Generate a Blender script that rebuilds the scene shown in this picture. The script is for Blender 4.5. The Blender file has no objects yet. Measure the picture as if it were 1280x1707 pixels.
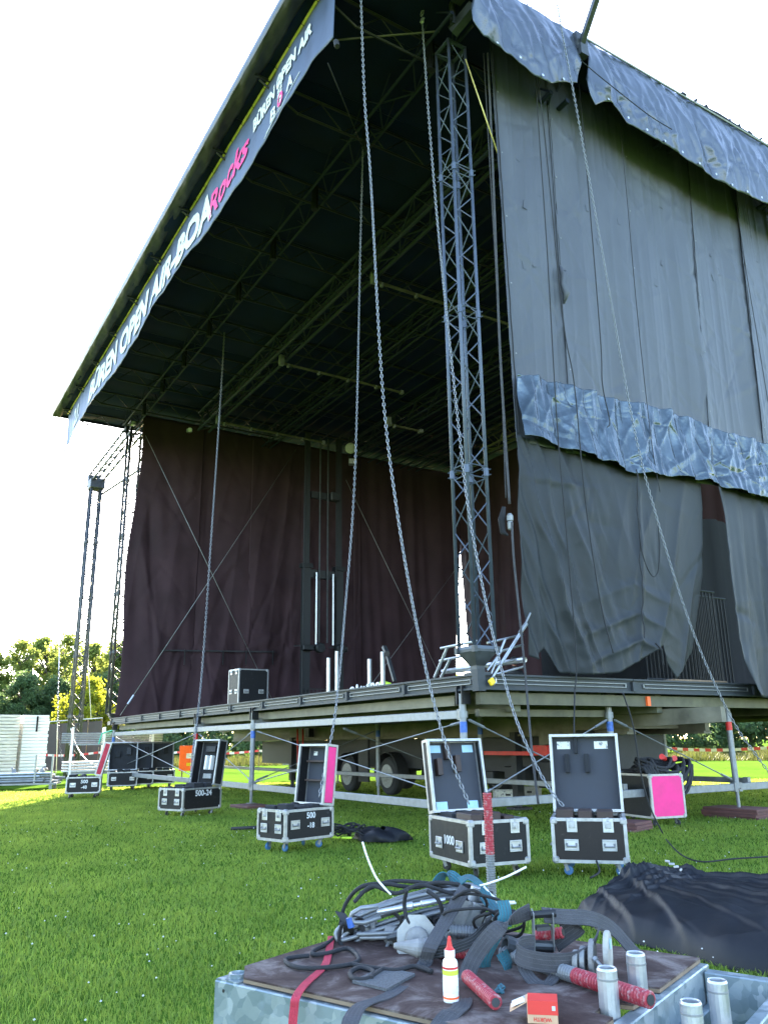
import bpy, math, random
import numpy as np
from mathutils import Vector, Matrix
random.seed(7); RNG = np.random.default_rng(11)
scene = bpy.context.scene
COL = scene.collection
R = math.radians
# ------------------------------------------------------------------ camera
CAM = Vector((0, 0, 1.45)); FPX = 1350.0
_yaw, _pitch, _roll = R(58.25), R(15.81), 0.014
_fw = Vector((-math.sin(_yaw)*math.cos(_pitch), math.cos(_yaw)*math.cos(_pitch), math.sin(_pitch)))
_r0 = Vector((math.cos(_yaw), math.sin(_yaw), 0)); _u0 = _r0.cross(_fw)
_rt = _r0*math.cos(_roll) - _u0*math.sin(_roll); _up = _u0*math.cos(_roll) + _r0*math.sin(_roll)
cd = bpy.data.cameras.new('camera'); cam = bpy.data.objects.new('camera', cd); COL.objects.link(cam)
cd.sensor_fit = 'HORIZONTAL'; cd.sensor_width = 36; cd.lens = 36*FPX/1280; cd.clip_start = .05; cd.clip_end = 2000
mw = Matrix.Identity(4)
for i in range(3):
    mw[i][0], mw[i][1], mw[i][2], mw[i][3] = _rt[i], _up[i], -_fw[i], CAM[i]
cam.matrix_world = mw; scene.camera = cam
# ------------------------------------------------------------------ light
SUN_AZ, SUN_EL = 63.0, 26.0          # degrees from +Y towards -X, and above the horizon
world = bpy.data.worlds.new('World'); scene.world = world; world.use_nodes = True
wn = world.node_tree.nodes; wl = world.node_tree.links
sky = wn.new('ShaderNodeTexSky'); sky.sky_type = 'NISHITA'; sky.sun_disc = False
sky.sun_elevation = R(SUN_EL); sky.sun_rotation = R(-SUN_AZ)
sky.air_density = .9; sky.dust_density = 1.0; sky.ozone_density = .7; sky.altitude = 100
wn['Background'].inputs['Strength'].default_value = .12
wl.new(sky.outputs[0], wn['Background'].inputs['Color'])
sl = bpy.data.lights.new('sun', 'SUN'); sl.energy = 5.0; sl.angle = R(.5); sl.color = (1, .88, .66)
so = bpy.data.objects.new('sun', sl); COL.objects.link(so)
_sd = Vector((-math.sin(R(SUN_AZ))*math.cos(R(SUN_EL)), math.cos(R(SUN_AZ))*math.cos(R(SUN_EL)), math.sin(R(SUN_EL))))
so.rotation_euler = _sd.to_track_quat('Z', 'Y').to_euler(); so.location = (-40, 40, 40)
vs = scene.view_settings
vs.view_transform = 'Standard'; vs.look = 'None'; vs.gamma = 1; vs.exposure = 3.45; vs.use_curve_mapping = False
# ------------------------------------------------------------------ surveying: photo point -> point on a plane of the place
def _ray(x, y): return (_fw*FPX + _rt*(x-640) - _up*(y-853.5)).normalized()
def onz(x, y, z=0.0):
    d = _ray(x, y); return CAM + d*((z-CAM.z)/d.z)
def onx(x, y, X):
    d = _ray(x, y); return CAM + d*(X/d.x)
def ony(x, y, Y):
    d = _ray(x, y); return CAM + d*(Y/d.y)
# ------------------------------------------------------------------ mesh builder
def V(*a): return Vector(a)
class MB:
    def __init__(s): s.v = []; s.f = []
    def add(s, vs_, fs):
        o = len(s.v); s.v.extend([tuple(p) for p in vs_]); s.f.extend([tuple(i+o for i in f) for f in fs]); return s
    def box(s, c, sz, rot=None, bev=0):
        hx, hy, hz = sz[0]/2, sz[1]/2, sz[2]/2
        if bev <= 0:
            P = [(x*hx, y*hy, z*hz) for z in (-1, 1) for y in (-1, 1) for x in (-1, 1)]
            F = [(0,2,3,1), (4,5,7,6), (0,1,5,4), (2,6,7,3), (0,4,6,2), (1,3,7,5)]
        else:
            b = bev; P = []
            for z in (-1, 1):
                for y in (-1, 1):
                    for x in (-1, 1):
                        P += [(x*hx, y*(hy-b), z*(hz-b)), (x*(hx-b), y*hy, z*(hz-b)), (x*(hx-b), y*(hy-b), z*hz)]
            def i(x, y, z, k): return (((z > 0)*4 + (y > 0)*2 + (x > 0))*3 + k)
            F = []
            for x in (-1, 1):
                q = [i(x,-1,-1,0), i(x,1,-1,0), i(x,1,1,0), i(x,-1,1,0)]; F.append(q if x > 0 else q[::-1])
            for y in (-1, 1):
                q = [i(-1,y,-1,1), i(-1,y,1,1), i(1,y,1,1), i(1,y,-1,1)]; F.append(q if y > 0 else q[::-1])
            for z in (-1, 1):
                q = [i(-1,-1,z,2), i(1,-1,z,2), i(1,1,z,2), i(-1,1,z,2)]; F.append(q if z > 0 else q[::-1])
            for x in (-1, 1):
                for y in (-1, 1):
                    q = [i(x,y,-1,0), i(x,y,-1,1), i(x,y,1,1), i(x,y,1,0)]; F.append(q if x*y > 0 else q[::-1])
                for z in (-1, 1):
                    q = [i(x,-1,z,0), i(x,1,z,0), i(x,1,z,2), i(x,-1,z,2)]; F.append(q if x*z > 0 else q[::-1])
            for y in (-1, 1):
                for z in (-1, 1):
                    q = [i(-1,y,z,1), i(-1,y,z,2), i(1,y,z,2), i(1,y,z,1)]; F.append(q if y*z > 0 else q[::-1])
            for x in (-1, 1):
                for y in (-1, 1):
                    for z in (-1, 1):
                        q = [i(x,y,z,0), i(x,y,z,1), i(x,y,z,2)]; F.append(q if x*y*z > 0 else q[::-1])
        c = Vector(c)
        if rot is not None:
            m = rot if isinstance(rot, Matrix) else Matrix.Rotation(rot, 3, 'Z')
            P = [c + m @ Vector(p) for p in P]
        else: P = [c + Vector(p) for p in P]
        return s.add(P, F)
    def bx(s, x0, x1, y0, y1, z0, z1, bev=0):
        return s.box(((x0+x1)/2, (y0+y1)/2, (z0+z1)/2), (abs(x1-x0), abs(y1-y0), abs(z1-z0)), None, bev)
    def bar(s, p0, p1, w, h, up=(0, 0, 1), bev=0):
        p0, p1 = Vector(p0), Vector(p1); d = p1-p0; L = d.length; d.normalize()
        up = Vector(up)
        if abs(d.dot(up)) > .99: up = Vector((1, 0, 0))
        y = up.cross(d).normalized(); z = d.cross(y)
        m = Matrix((d, y, z)).transposed()
        return s.box((p0+p1)/2, (L, w, h), m, bev)
    def tube(s, pts, r, n=6, closed=False, caps=True):
        pts = [Vector(p) for p in pts]; N = len(pts)
        rr = r if isinstance(r, (list, tuple)) else [r]*N
        t0 = (pts[1]-pts[0]).normalized()
        a = Vector((0, 0, 1)) if abs(t0.z) < .9 else Vector((1, 0, 0))
        u = t0.cross(a).normalized(); P = []
        for k in range(N):
            if closed: t = (pts[(k+1) % N]-pts[k-1])
            else: t = pts[min(k+1, N-1)]-pts[max(k-1, 0)]
            if t.length < 1e-9: t = t0
            t = t.normalized(); u = (u - t*u.dot(t))
            if u.length < 1e-6: u = t.orthogonal()
            u.normalize(); w = t.cross(u)
            for j in range(n):
                an = 2*math.pi*j/n; P.append(pts[k] + (u*math.cos(an)+w*math.sin(an))*rr[k])
        F = []
        for k in range(N if closed else N-1):
            b0, b1 = k*n, ((k+1) % N)*n
            for j in range(n): F.append((b0+j, b0+(j+1) % n, b1+(j+1) % n, b1+j))
        if caps and not closed: F += [tuple(range(n))[::-1], tuple(range((N-1)*n, N*n))]
        return s.add(P, F)
    def cyl(s, p0, p1, r, n=8): return s.tube([p0, p1], r, n)
    def lathe(s, prof, p0, axis=(0, 0, 1), n=16):
        ax = Vector(axis).normalized(); u = ax.orthogonal().normalized(); w = ax.cross(u); p0 = Vector(p0)
        P = []; m = len(prof)
        for (r, h) in prof:
            for j in range(n):
                an = 2*math.pi*j/n; P.append(p0 + ax*h + (u*math.cos(an)+w*math.sin(an))*r)
        F = [(k*n+j, k*n+(j+1) % n, (k+1)*n+(j+1) % n, (k+1)*n+j) for k in range(m-1) for j in range(n)]
        F += [tuple(range(n))[::-1], tuple(range((m-1)*n, m*n))]
        return s.add(P, F)
    def prism(s, poly, fn, h0, h1):
        n = len(poly); P = [fn(a, b, h0) for a, b in poly]+[fn(a, b, h1) for a, b in poly]
        return s.add(P, [tuple(range(n))[::-1], tuple(range(n, 2*n))]+[(i, (i+1) % n, n+(i+1) % n, n+i) for i in range(n)])
    def grid(s, A):
        ny, nx = A.shape[:2]; o = len(s.v)
        s.v.extend(map(tuple, A.reshape(-1, 3).tolist()))
        s.f.extend([(o+j*nx+i, o+j*nx+i+1, o+(j+1)*nx+i+1, o+(j+1)*nx+i) for j in range(ny-1) for i in range(nx-1)])
        return s
    def ribbon(s, pts, wv, th=.003):
        # a strap: centreline points, width vectors, real thickness
        pts = [Vector(p) for p in pts]; N = len(pts)
        if not isinstance(wv, list): wv = [wv]*N
        P = []
        for k in range(N):
            t = (pts[min(k+1, N-1)]-pts[max(k-1, 0)]).normalized(); w = Vector(wv[k]); nn = t.cross(w).normalized()*th/2
            P += [pts[k]-w/2-nn, pts[k]+w/2-nn, pts[k]+w/2+nn, pts[k]-w/2+nn]
        F = [(0,1,2,3)[::-1], tuple(4*(N-1)+i for i in range(4))]
        for k in range(N-1):
            for j in range(4): F.append((4*k+j, 4*k+(j+1) % 4, 4*k+4+(j+1) % 4, 4*k+4+j))
        return s.add(P, F)
    def build(s, name, mat, parent=None, origin=None, smooth=False, local=False, solid=0):
        if parent is not None and not local:
            mi = parent.get('_m'); inv = ROOTM[parent.name].inverted()
            vv = [tuple(inv @ Vector(p)) for p in s.v]
        elif origin is not None:
            o = Vector(origin); vv = [(p[0]-o.x, p[1]-o.y, p[2]-o.z) for p in s.v]
        else: vv = s.v
        me = bpy.data.meshes.new(name); me.from_pydata(vv, [], s.f); me.validate(); me.update()
        me.materials.append(MAT[mat] if isinstance(mat, str) else mat)
        if smooth: me.shade_smooth()
        ob = bpy.data.objects.new(name, me); COL.objects.link(ob)
        if parent is not None: ob.parent = parent; ROOTM[ob.name] = ROOTM[parent.name]
        else:
            if origin is not None: ob.location = origin
            ROOTM[ob.name] = Matrix.Translation(origin) if origin is not None else Matrix.Identity(4)
        if solid:
            m = ob.modifiers.new('thickness', 'SOLIDIFY'); m.thickness = solid; m.offset = 0
        return ob
ROOTM = {}
def tag(o, label=None, cat=None, group=None, kind=None):
    if label: o['label'] = label
    if cat: o['category'] = cat
    if group: o['group'] = group
    if kind: o['kind'] = kind
    return o
def thing(name, label, cat, loc=(0, 0, 0), rz=0.0, group=None):
    o = bpy.data.objects.new(name, None); o.empty_display_size = .2; COL.objects.link(o)
    o.location = loc; o.rotation_euler = (0, 0, rz)
    ROOTM[o.name] = Matrix.Translation(loc) @ Matrix.Rotation(rz, 4, 'Z')
    return tag(o, label, cat, group)
def inst(src, parent, name, M4):
    o = bpy.data.objects.new(name, src.data); COL.objects.link(o); o.parent = parent; o.matrix_local = M4
    ROOTM[o.name] = ROOTM[parent.name]; return o
def copy_tree(o, parent=None):
    c = o.copy(); COL.objects.link(c)
    if parent is not None: c.parent = parent
    for ch in list(o.children): copy_tree(ch, c)
    return c
def np_obj(name, verts, tri, mat, smooth=False):
    me = bpy.data.meshes.new(name); n = len(verts); k = tri.shape[1]; m = len(tri)
    me.vertices.add(n); me.vertices.foreach_set('co', np.ascontiguousarray(verts, dtype=np.float32).ravel())
    me.loops.add(m*k); me.loops.foreach_set('vertex_index', np.ascontiguousarray(tri, dtype=np.int32).ravel())
    me.polygons.add(m); me.polygons.foreach_set('loop_start', np.arange(0, m*k, k, dtype=np.int32))
    me.update(calc_edges=True); me.materials.append(MAT[mat])
    if smooth: me.shade_smooth()
    o = bpy.data.objects.new(name, me); COL.objects.link(o); return o
# ------------------------------------------------------------------ materials
MAT = {}
def nodes(name):
    m = bpy.data.materials.new(name); m.use_nodes = True; nt = m.node_tree
    MAT[name] = m; return m, nt, nt.nodes['Principled BSDF']
def lk(nt, a, b): nt.links.new(a, b)
def noise(nt, scale, detail=4, rough=.55, vec=None, dist=0):
    n = nt.nodes.new('ShaderNodeTexNoise'); n.inputs['Scale'].default_value = scale; n.inputs['Detail'].default_value = detail
    n.inputs['Roughness'].default_value = rough; n.inputs['Distortion'].default_value = dist
    if vec is not None: lk(nt, vec, n.inputs['Vector'])
    return n
def ramp(nt, fac, stops):
    r = nt.nodes.new('ShaderNodeValToRGB'); e = r.color_ramp.elements
    while len(e) < len(stops): e.new(.5)
    for el, (p, c) in zip(e, stops): el.position = p; el.color = (*c, 1) if len(c) == 3 else c
    lk(nt, fac, r.inputs[0]); return r
def bumpn(nt, h, strength, dist, bsdf, prev=None):
    b = nt.nodes.new('ShaderNodeBump'); b.inputs['Strength'].default_value = strength; b.inputs['Distance'].default_value = dist
    lk(nt, h, b.inputs['Height'])
    if prev is not None: lk(nt, prev.outputs[0], b.inputs['Normal'])
    lk(nt, b.outputs[0], bsdf.inputs['Normal']); return b
def sc(c, k): return tuple(min(1, x*k) for x in c)
def pm(name, col, rough=.6, metal=0.0, var=.25, vs_=3.0, bump=.0, bs=30.0, col2=None, thr=None, spec=.5, stretch=None, bd=.01):
    m, nt, b = nodes(name)
    g = nt.nodes.new('ShaderNodeNewGeometry'); vec = g.outputs['Position']
    if stretch:
        mp = nt.nodes.new('ShaderNodeMapping'); mp.inputs['Scale'].default_value = stretch; lk(nt, vec, mp.inputs[0]); vec = mp.outputs[0]
    n = noise(nt, vs_, 6, .6, vec)
    if col2 is None: r = ramp(nt, n.outputs[0], [(.3, sc(col, 1-var)), (.7, sc(col, 1+var))])
    else:
        t = thr or (.45, .6); r = ramp(nt, n.outputs[0], [(t[0], col), (t[1], col2)])
    lk(nt, r.outputs[0], b.inputs['Base Color'])
    rn = ramp(nt, n.outputs[0], [(.25, (max(0, rough-.08),)*3), (.75, (min(1, rough+.08),)*3)]); lk(nt, rn.outputs[0], b.inputs['Roughness'])
    b.inputs['Metallic'].default_value = metal; b.inputs['Specular IOR Level'].default_value = spec
    if bump:
        n2 = noise(nt, bs, 4, .6, vec); bumpn(nt, n2.outputs[0], bump, bd, b)
    return m
def leafmat(name, c1, c2, trans, ns=.5):
    m, nt, b = nodes(name)
    g = nt.nodes.new('ShaderNodeNewGeometry'); n = noise(nt, ns, 5, .7, g.outputs['Position'])
    r = ramp(nt, n.outputs[0], [(.32, c1), (.68, c2)])
    # each blade or leaf gets its own tint
    ri = nt.nodes.new('ShaderNodeMapRange'); lk(nt, g.outputs['Random Per Island'], ri.inputs[0]); ri.inputs[3].default_value = .72; ri.inputs[4].default_value = 1.28
    mx = nt.nodes.new('ShaderNodeMix'); mx.data_type = 'RGBA'; mx.blend_type = 'MULTIPLY'; mx.inputs[0].default_value = 1
    lk(nt, r.outputs[0], mx.inputs[6]); lk(nt, ri.outputs[0], mx.inputs[7])
    lk(nt, mx.outputs[2], b.inputs['Base Color']); b.inputs['Roughness'].default_value = .62; b.inputs['Specular IOR Level'].default_value = .25
    t = nt.nodes.new('ShaderNodeBsdfTranslucent'); hs = nt.nodes.new('ShaderNodeHueSaturation'); hs.inputs['Hue'].default_value = .465; hs.inputs['Value'].default_value = 1.9
    lk(nt, mx.outputs[2], hs.inputs['Color']); lk(nt, hs.outputs[0], t.inputs[0])
    ms = nt.nodes.new('ShaderNodeMixShader'); ms.inputs[0].default_value = trans
    lk(nt, b.outputs[0], ms.inputs[1]); lk(nt, t.outputs[0], ms.inputs[2]); lk(nt, ms.outputs[0], nt.nodes['Material Output'].inputs['Surface'])
leafmat('grass', (.092, .174, .024), (.170, .260, .040), .44, .7)
leafmat('long_grass', (.035, .055, .012), (.065, .075, .02), .3)
leafmat('leaf_dark', (.035, .070, .028), (.070, .125, .045), .48)
leafmat('leaf_mid', (.065, .105, .024), (.125, .175, .038), .6)
leafmat('leaf_lime', (.10, .14, .012), (.20, .24, .020), .65)
pm('bark', (.09, .07, .05), .9, 0, .4, 4, .6, 25, stretch=(1, 1, .25))
pm('galv_tube', (.225, .235, .245), .52, .6, .22, 9, .10, 60)
pm('galv_dull', (.22, .225, .225), .55, .55, .30, 5, .15, 50)
pm('alu', (.46, .47, .49), .38, .8, .16, 10, .08, 80)
pm('alu_tower', (.075, .092, .125), .5, .45, .15, 6, .05, 60)
pm('alu_edge', (.36, .36, .36), .46, .7, .22, 14, .12, 90)
pm('steel_dark', (.055, .06, .065), .5, .5, .3, 6, .1, 40)
pm('black_steel', (.010, .011, .013), .5, .2, .3, 5, .08, 40)
pm('black_paint', (.012, .013, .015), .5, 0, .3, 5, .05, 40)
pm('chain', (.21, .215, .225), .45, .65, .25, 20)
pm('rope_black', (.016, .016, .018), .8, 0, .3, 30, .5, 200)
pm('rubber', (.022, .022, .022), .75, 0, .3, 12, .2, 60)
pm('deck_edge', (.026, .031, .036), .6, .1, .35, 3, .12, 35, stretch=(1, 1, 6))
pm('deck_under', (.10, .10, .065), .75, 0, .45, 2, .1, 30)
pm('chassis', (.155, .140, .10), .65, 0, .45, 1.6, .15, 20)
pm('chassis_dark', (.022, .022, .024), .6, .1, .4, 3, .15, 25)
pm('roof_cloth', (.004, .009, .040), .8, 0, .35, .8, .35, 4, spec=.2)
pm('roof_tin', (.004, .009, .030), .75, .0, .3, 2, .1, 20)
pm('olive_bar', (.085, .080, .050), .55, .3, .4, 3)
pm('wood_pad', (.11, .045, .04), .75, 0, .35, 4, .3, 40, stretch=(1, 1, 5))
pm('wood_raw', (.20, .14, .09), .8, 0, .25, 5, .3, 40, stretch=(.4, 3, 3))
pm('case_panel', (.008, .008, .009), .55, 0, .5, 16, .05, 300, spec=.3, col2=(.045, .044, .043), thr=(.60, .80))
pm('case_panel_brown', (.015, .011, .010), .55, 0, .45, 16, .05, 300, spec=.3, col2=(.055, .046, .042), thr=(.60, .80))
pm('case_inner', (.038, .042, .054), .8, 0, .12, 6, .05, 60)
pm('foam', (.016, .017, .020), .95, 0, .3, 10, .4, 120)
pm('insert_wood', (.032, .017, .013), .6, 0, .3, 9, .1, 60)
pm('pink', (.72, .018, .19), .5, 0, .10, 5, .05, 60)
pm('red', (.60, .025, .02), .5, 0, .2, 8)
pm('orange', (.90, .13, .02), .5, 0, .1, 6)
pm('red_paint', (.33, .030, .045), .5, .1, .3, 55, .1, 120, col2=(.36, .20, .20), thr=(.52, .66))
pm('white_plastic', (.78, .78, .76), .35, 0, .06, 10)
pm('white_print', (.55, .55, .55), .7, 0, .12, 30)
pm('stack_white', (.72, .66, .55), .6, .1, .2, 3, .1, 20, stretch=(1, 1, 6))
pm('stack_lit', (.88, .86, .80), .6, 0, .06, 3, .1, 20, stretch=(1, 1, 6))  # whiter copy of stack_white: the lit right side is put into the colour
pm('blue_wheel', (.03, .12, .26), .5, 0, .2, 8)
pm('blue_paint', (.03, .10, .35), .5, 0, .4, 20)
pm('yellow', (.75, .50, .02), .5, 0, .15, 10)
pm('hiviz', (.55, .80, .05), .6, 0, .1, 10)
pm('teal', (.022, .12, .15), .85, 0, .35, 12, .3, 150)
pm('green_tape', (.05, .45, .32), .6, 0, .1, 5)
pm('strap_grey', (.052, .051, .056), .85, 0, .35, 9, .4, 220)
pm('strap_red', (.42, .035, .06), .85, 0, .25, 14, .4, 220)
pm('paper_blue', (.35, .55, .68), .7, 0, .08, 8)
pm('paper', (.70, .70, .66), .8, 0, .12, 25, col2=(.25, .25, .27), thr=(.56, .60))
pm('cardboard', (.52, .33, .20), .85, 0, .1, 10)
pm('box_red', (.62, .04, .03), .55, 0, .08, 10)
pm('skin', (.42, .19, .13), .55, 0, .08, 20)
pm('cloth_black', (.012, .012, .014), .9, 0, .3, 10, .3, 60)
pm('rust_cast', (.24, .235, .225), .7, .3, .3, 14, .3, 70)
pm('concrete_cast', (.34, .33, .30), .75, .1, .22, 18, .2, 90)
pm('pad_rubber', (.085, .088, .092), .95, 0, .4, 120, .5, 350)
pm('fence_board', (.062, .052, .050), .8, 0, .15, 2, .15, 8)
pm('tape_white', (.72, .68, .66), .6, 0, .05, 9)
# thin dark drapes
pm('curtain', (.042, .023, .028), .75, 0, .22, .9, .15, 40, spec=.15)
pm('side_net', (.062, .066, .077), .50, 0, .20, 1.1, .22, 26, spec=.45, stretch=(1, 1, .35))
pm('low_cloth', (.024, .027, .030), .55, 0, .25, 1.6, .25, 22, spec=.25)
pm('silver_tarp', (.062, .074, .105), .30, .25, .12, 1.5, .25, 6, spec=.5, bd=.03)
pm('banner_cloth', (.066, .088, .150), .5, 0, .35, .7, .25, 8, spec=.4, stretch=(1, 1, .5), bd=.02)
pm('black_sheet', (.006, .007, .010), .55, 0, .3, 2, .12, 25, spec=.28)
def m_foil():
    m, nt, b = nodes('foil_band'); g = nt.nodes.new('ShaderNodeNewGeometry')
    n = noise(nt, 2.2, 5, .6, g.outputs['Position']); r = ramp(nt, n.outputs[0], [(.3, (.036, .050, .062)), (.7, (.080, .102, .122))])
    lk(nt, r.outputs[0], b.inputs['Base Color']); b.inputs['Metallic'].default_value = .55; b.inputs['Roughness'].default_value = .20
    v = nt.nodes.new('ShaderNodeTexVoronoi'); v.feature = 'DISTANCE_TO_EDGE'; v.inputs['Scale'].default_value = 4.5
    nd = noise(nt, 3, 3, .6, g.outputs['Position']); mx = nt.nodes.new('ShaderNodeMix'); mx.data_type = 'VECTOR'; mx.inputs[0].default_value = .15
    lk(nt, g.outputs['Position'], mx.inputs[4]); lk(nt, nd.outputs['Color'], mx.inputs[5]); lk(nt, mx.outputs[1], v.inputs['Vector'])
    b1 = bumpn(nt, v.outputs['Distance'], .14, .05, b); n3 = noise(nt, 14, 4, .6, g.outputs['Position']); bumpn(nt, n3.outputs[0], .3, .02, b, b1)
m_foil()
def m_galv():
    m, nt, b = nodes('galv_spangle'); g = nt.nodes.new('ShaderNodeNewGeometry')
    nz = noise(nt, 14, 2, .5, g.outputs['Position']); ad = nt.nodes.new('ShaderNodeVectorMath'); ad.operation = 'MULTIPLY_ADD'
    ad.inputs[1].default_value = (.05, .05, .05); lk(nt, nz.outputs['Color'], ad.inputs[0]); lk(nt, g.outputs['Position'], ad.inputs[2])
    v = nt.nodes.new('ShaderNodeTexVoronoi'); v.inputs['Scale'].default_value = 26; lk(nt, ad.outputs[0], v.inputs['Vector'])
    s = nt.nodes.new('ShaderNodeSeparateColor'); lk(nt, v.outputs['Color'], s.inputs[0])
    r = ramp(nt, s.outputs[0], [(0, (.18, .23, .25)), (.5, (.25, .30, .32)), (1, (.36, .40, .42))]); lk(nt, r.outputs[0], b.inputs['Base Color'])
    rr = ramp(nt, s.outputs[1], [(0, (.38,)*3), (1, (.58,)*3)]); lk(nt, rr.outputs[0], b.inputs['Roughness']); b.inputs['Metallic'].default_value = .55
    n2 = noise(nt, 60, 3, .5, g.outputs['Position']); bumpn(nt, n2.outputs[0], .06, .01, b)
m_galv()
def m_ply():
    m, nt, b = nodes('ply_film'); g = nt.nodes.new('ShaderNodeNewGeometry')
    n1 = noise(nt, 5, 8, .68, g.outputs['Position'], .6); n2 = noise(nt, 40, 5, .7, g.outputs['Position'])
    r = ramp(nt, n1.outputs[0], [(.34, (.045, .024, .020)), (.50, (.085, .055, .048)), (.66, (.25, .205, .185))])
    mx = nt.nodes.new('ShaderNodeMix'); mx.data_type = 'RGBA'; mx.blend_type = 'MULTIPLY'; mx.inputs[0].default_value = .5
    lk(nt, r.outputs[0], mx.inputs[6]); lk(nt, n2.outputs[0], mx.inputs[7]); lk(nt, mx.outputs[2], b.inputs['Base Color'])
    b.inputs['Roughness'].default_value = .8; b.inputs['Specular IOR Level'].default_value = .2; bumpn(nt, n2.outputs[0], .15, .004, b)
m_ply()
def m_ground():
    m, nt, b = nodes('lawn'); g = nt.nodes.new('ShaderNodeNewGeometry'); p = g.outputs['Position']
    n1 = noise(nt, .35, 6, .65, p); n2 = noise(nt, 28, 6, .75, p)
    r = ramp(nt, n1.outputs[0], [(.3, (.066, .140, .018)), (.7, (.110, .200, .027))])
    r2 = ramp(nt, n2.outputs[0], [(.3, (.45, .45, .45)), (.7, (1.0, 1.0, 1.0))])
    mx = nt.nodes.new('ShaderNodeMix'); mx.data_type = 'RGBA'; mx.blend_type = 'MULTIPLY'; mx.inputs[0].default_value = 1
    lk(nt, r.outputs[0], mx.inputs[6]); lk(nt, r2.outputs[0], mx.inputs[7]); lk(nt, mx.outputs[2], b.inputs['Base Color'])
    b.inputs['Roughness'].default_value = .9; b.inputs['Specular IOR Level'].default_value = 0; bumpn(nt, n2.outputs[0], .5, .03, b)
m_ground()
def m_tarp_net():   # seams and repair patches are geometry; this is only the woven grain
    m = MAT['side_net']; nt = m.node_tree; b = nt.nodes['Principled BSDF']
m_tarp_net()
def text_mb(txt, size, extr=.0, shear=0.0, bold=0.0):
    cu = bpy.data.curves.new('t', 'FONT'); cu.body = txt; cu.size = size; cu.extrude = extr; cu.shear = shear; cu.offset = bold; cu.align_x = 'LEFT'; cu.resolution_u = 3
    ob = bpy.data.objects.new('t', cu); COL.objects.link(ob); dg = bpy.context.evaluated_depsgraph_get()
    me = bpy.data.meshes.new_from_object(ob.evaluated_get(dg)); mb = MB()
    mb.add([tuple(v.co) for v in me.vertices], [tuple(p.vertices) for p in me.polygons])
    bpy.data.objects.remove(ob); bpy.data.curves.remove(cu); bpy.data.meshes.remove(me); return mb
# ================================================================== GROUND, LAWN, WOOD
def horiz(px, d):
    r = _ray(px, 1240); v = Vector((r.x, r.y, 0)).normalized()*d; return v
mb = MB(); n = 60
xs = np.concatenate([np.linspace(-400, -60, 12), np.linspace(-55, 20, 46), np.linspace(40, 300, 8)])
ys = np.concatenate([np.linspace(-150, -15, 8), np.linspace(-12, 45, 36), np.linspace(60, 420, 12)])
A = np.zeros((len(ys), len(xs), 3)); X, Y = np.meshgrid(xs, ys); A[..., 0] = X; A[..., 1] = Y
A[..., 2] = .02*np.sin(X*.31+1)*np.sin(Y*.27)*np.exp(-((X+8)**2+(Y-5)**2)/900)-.02
mb.grid(A); gr = mb.build('ground', 'lawn', smooth=True); tag(gr, kind='structure')
def make_grass():
    N = 420000
    r = 2.6 + (32-2.6)*RNG.random(N)**1.25
    ang = R(58.25) + R(-34) + R(68)*RNG.random(N)
    x = -np.sin(ang)*r; y = np.cos(ang)*r
    k = np.ones(N, bool)
    x = x[k]; y = y[k]; r = r[k]; N = len(x)
    cl = np.sin(x*2.1+np.sin(y*1.7)*2)*np.sin(y*2.6+np.sin(x*1.3)*2)
    h = (.028+.024*RNG.random(N))*(1+.25*cl)*(1+.012*r)
    w = np.maximum(.0035, r*.00105)*(.7+.6*RNG.random(N))
    az = RNG.random(N)*2*np.pi; lean = h*(.25+.75*RNG.random(N)); la = RNG.random(N)*2*np.pi
    gz = -.02 + .02*np.sin(x*.31+1)*np.sin(y*.27)
    b = np.stack([x, y, gz-.004], 1); wd = np.stack([np.cos(az), np.sin(az), 0*az], 1)*w[:, None]/2
    ln = np.stack([np.cos(la)*lean, np.sin(la)*lean, 0*la], 1)
    up = np.stack([0*h, 0*h, h], 1)
    mid = b + ln*.3 + up*.6; tip = b + ln + up*(1-.25*(lean/h)[:, None]**2)
    near = r < 11
    V1 = np.stack([b-wd, b+wd, mid+wd*.8, mid-wd*.8, tip], 1)[near]; n1 = len(V1)
    V2 = np.stack([b-wd*1.2, b+wd*1.2, tip], 1)[~near]; n2 = len(V2)
    verts = np.concatenate([V1.reshape(-1, 3), V2.reshape(-1, 3)])
    i1 = np.arange(n1)[:, None]*5; t = np.concatenate([i1+[0, 1, 2], i1+[0, 2, 3], i1+[3, 2, 4]]); i2 = n1*5+np.arange(n2)[:, None]*3
    t = np.concatenate([t, i2+[0, 1, 2]])
    o = np_obj('grass', verts, t, 'grass'); tag(o, 'short mown green grass covering the whole field', 'grass', kind='stuff')
make_grass()
def make_flowers():
    mb = MB(); k = 0
    while k < 480:
        r = 3.2+16*random.random()**1.1; a = R(58.25)+R(random.uniform(-31, 31)); x, y = -math.sin(a)*r, math.cos(a)*r
        if math.sin(x*1.3+.5)*math.sin(y*1.1+1.7)+random.random()*1.2 < .35: continue
        s = random.uniform(.004, .009)*(1+r*.02); z = random.uniform(.035, .06); k += 1
        mb.add([(x+s, y, z), (x, y+s, z), (x-s, y, z), (x, y-s, z), (x, y, z+s*.9), (x, y, z-s*.7)], [(0,1,4), (1,2,4), (2,3,4), (3,0,4), (1,0,5), (2,1,5), (3,2,5), (0,3,5)])
    tag(mb.build('clover_flowers', 'white_print'), 'tiny white clover flowers dotted through the lawn', 'flowers', kind='stuff')
make_flowers()
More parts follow.
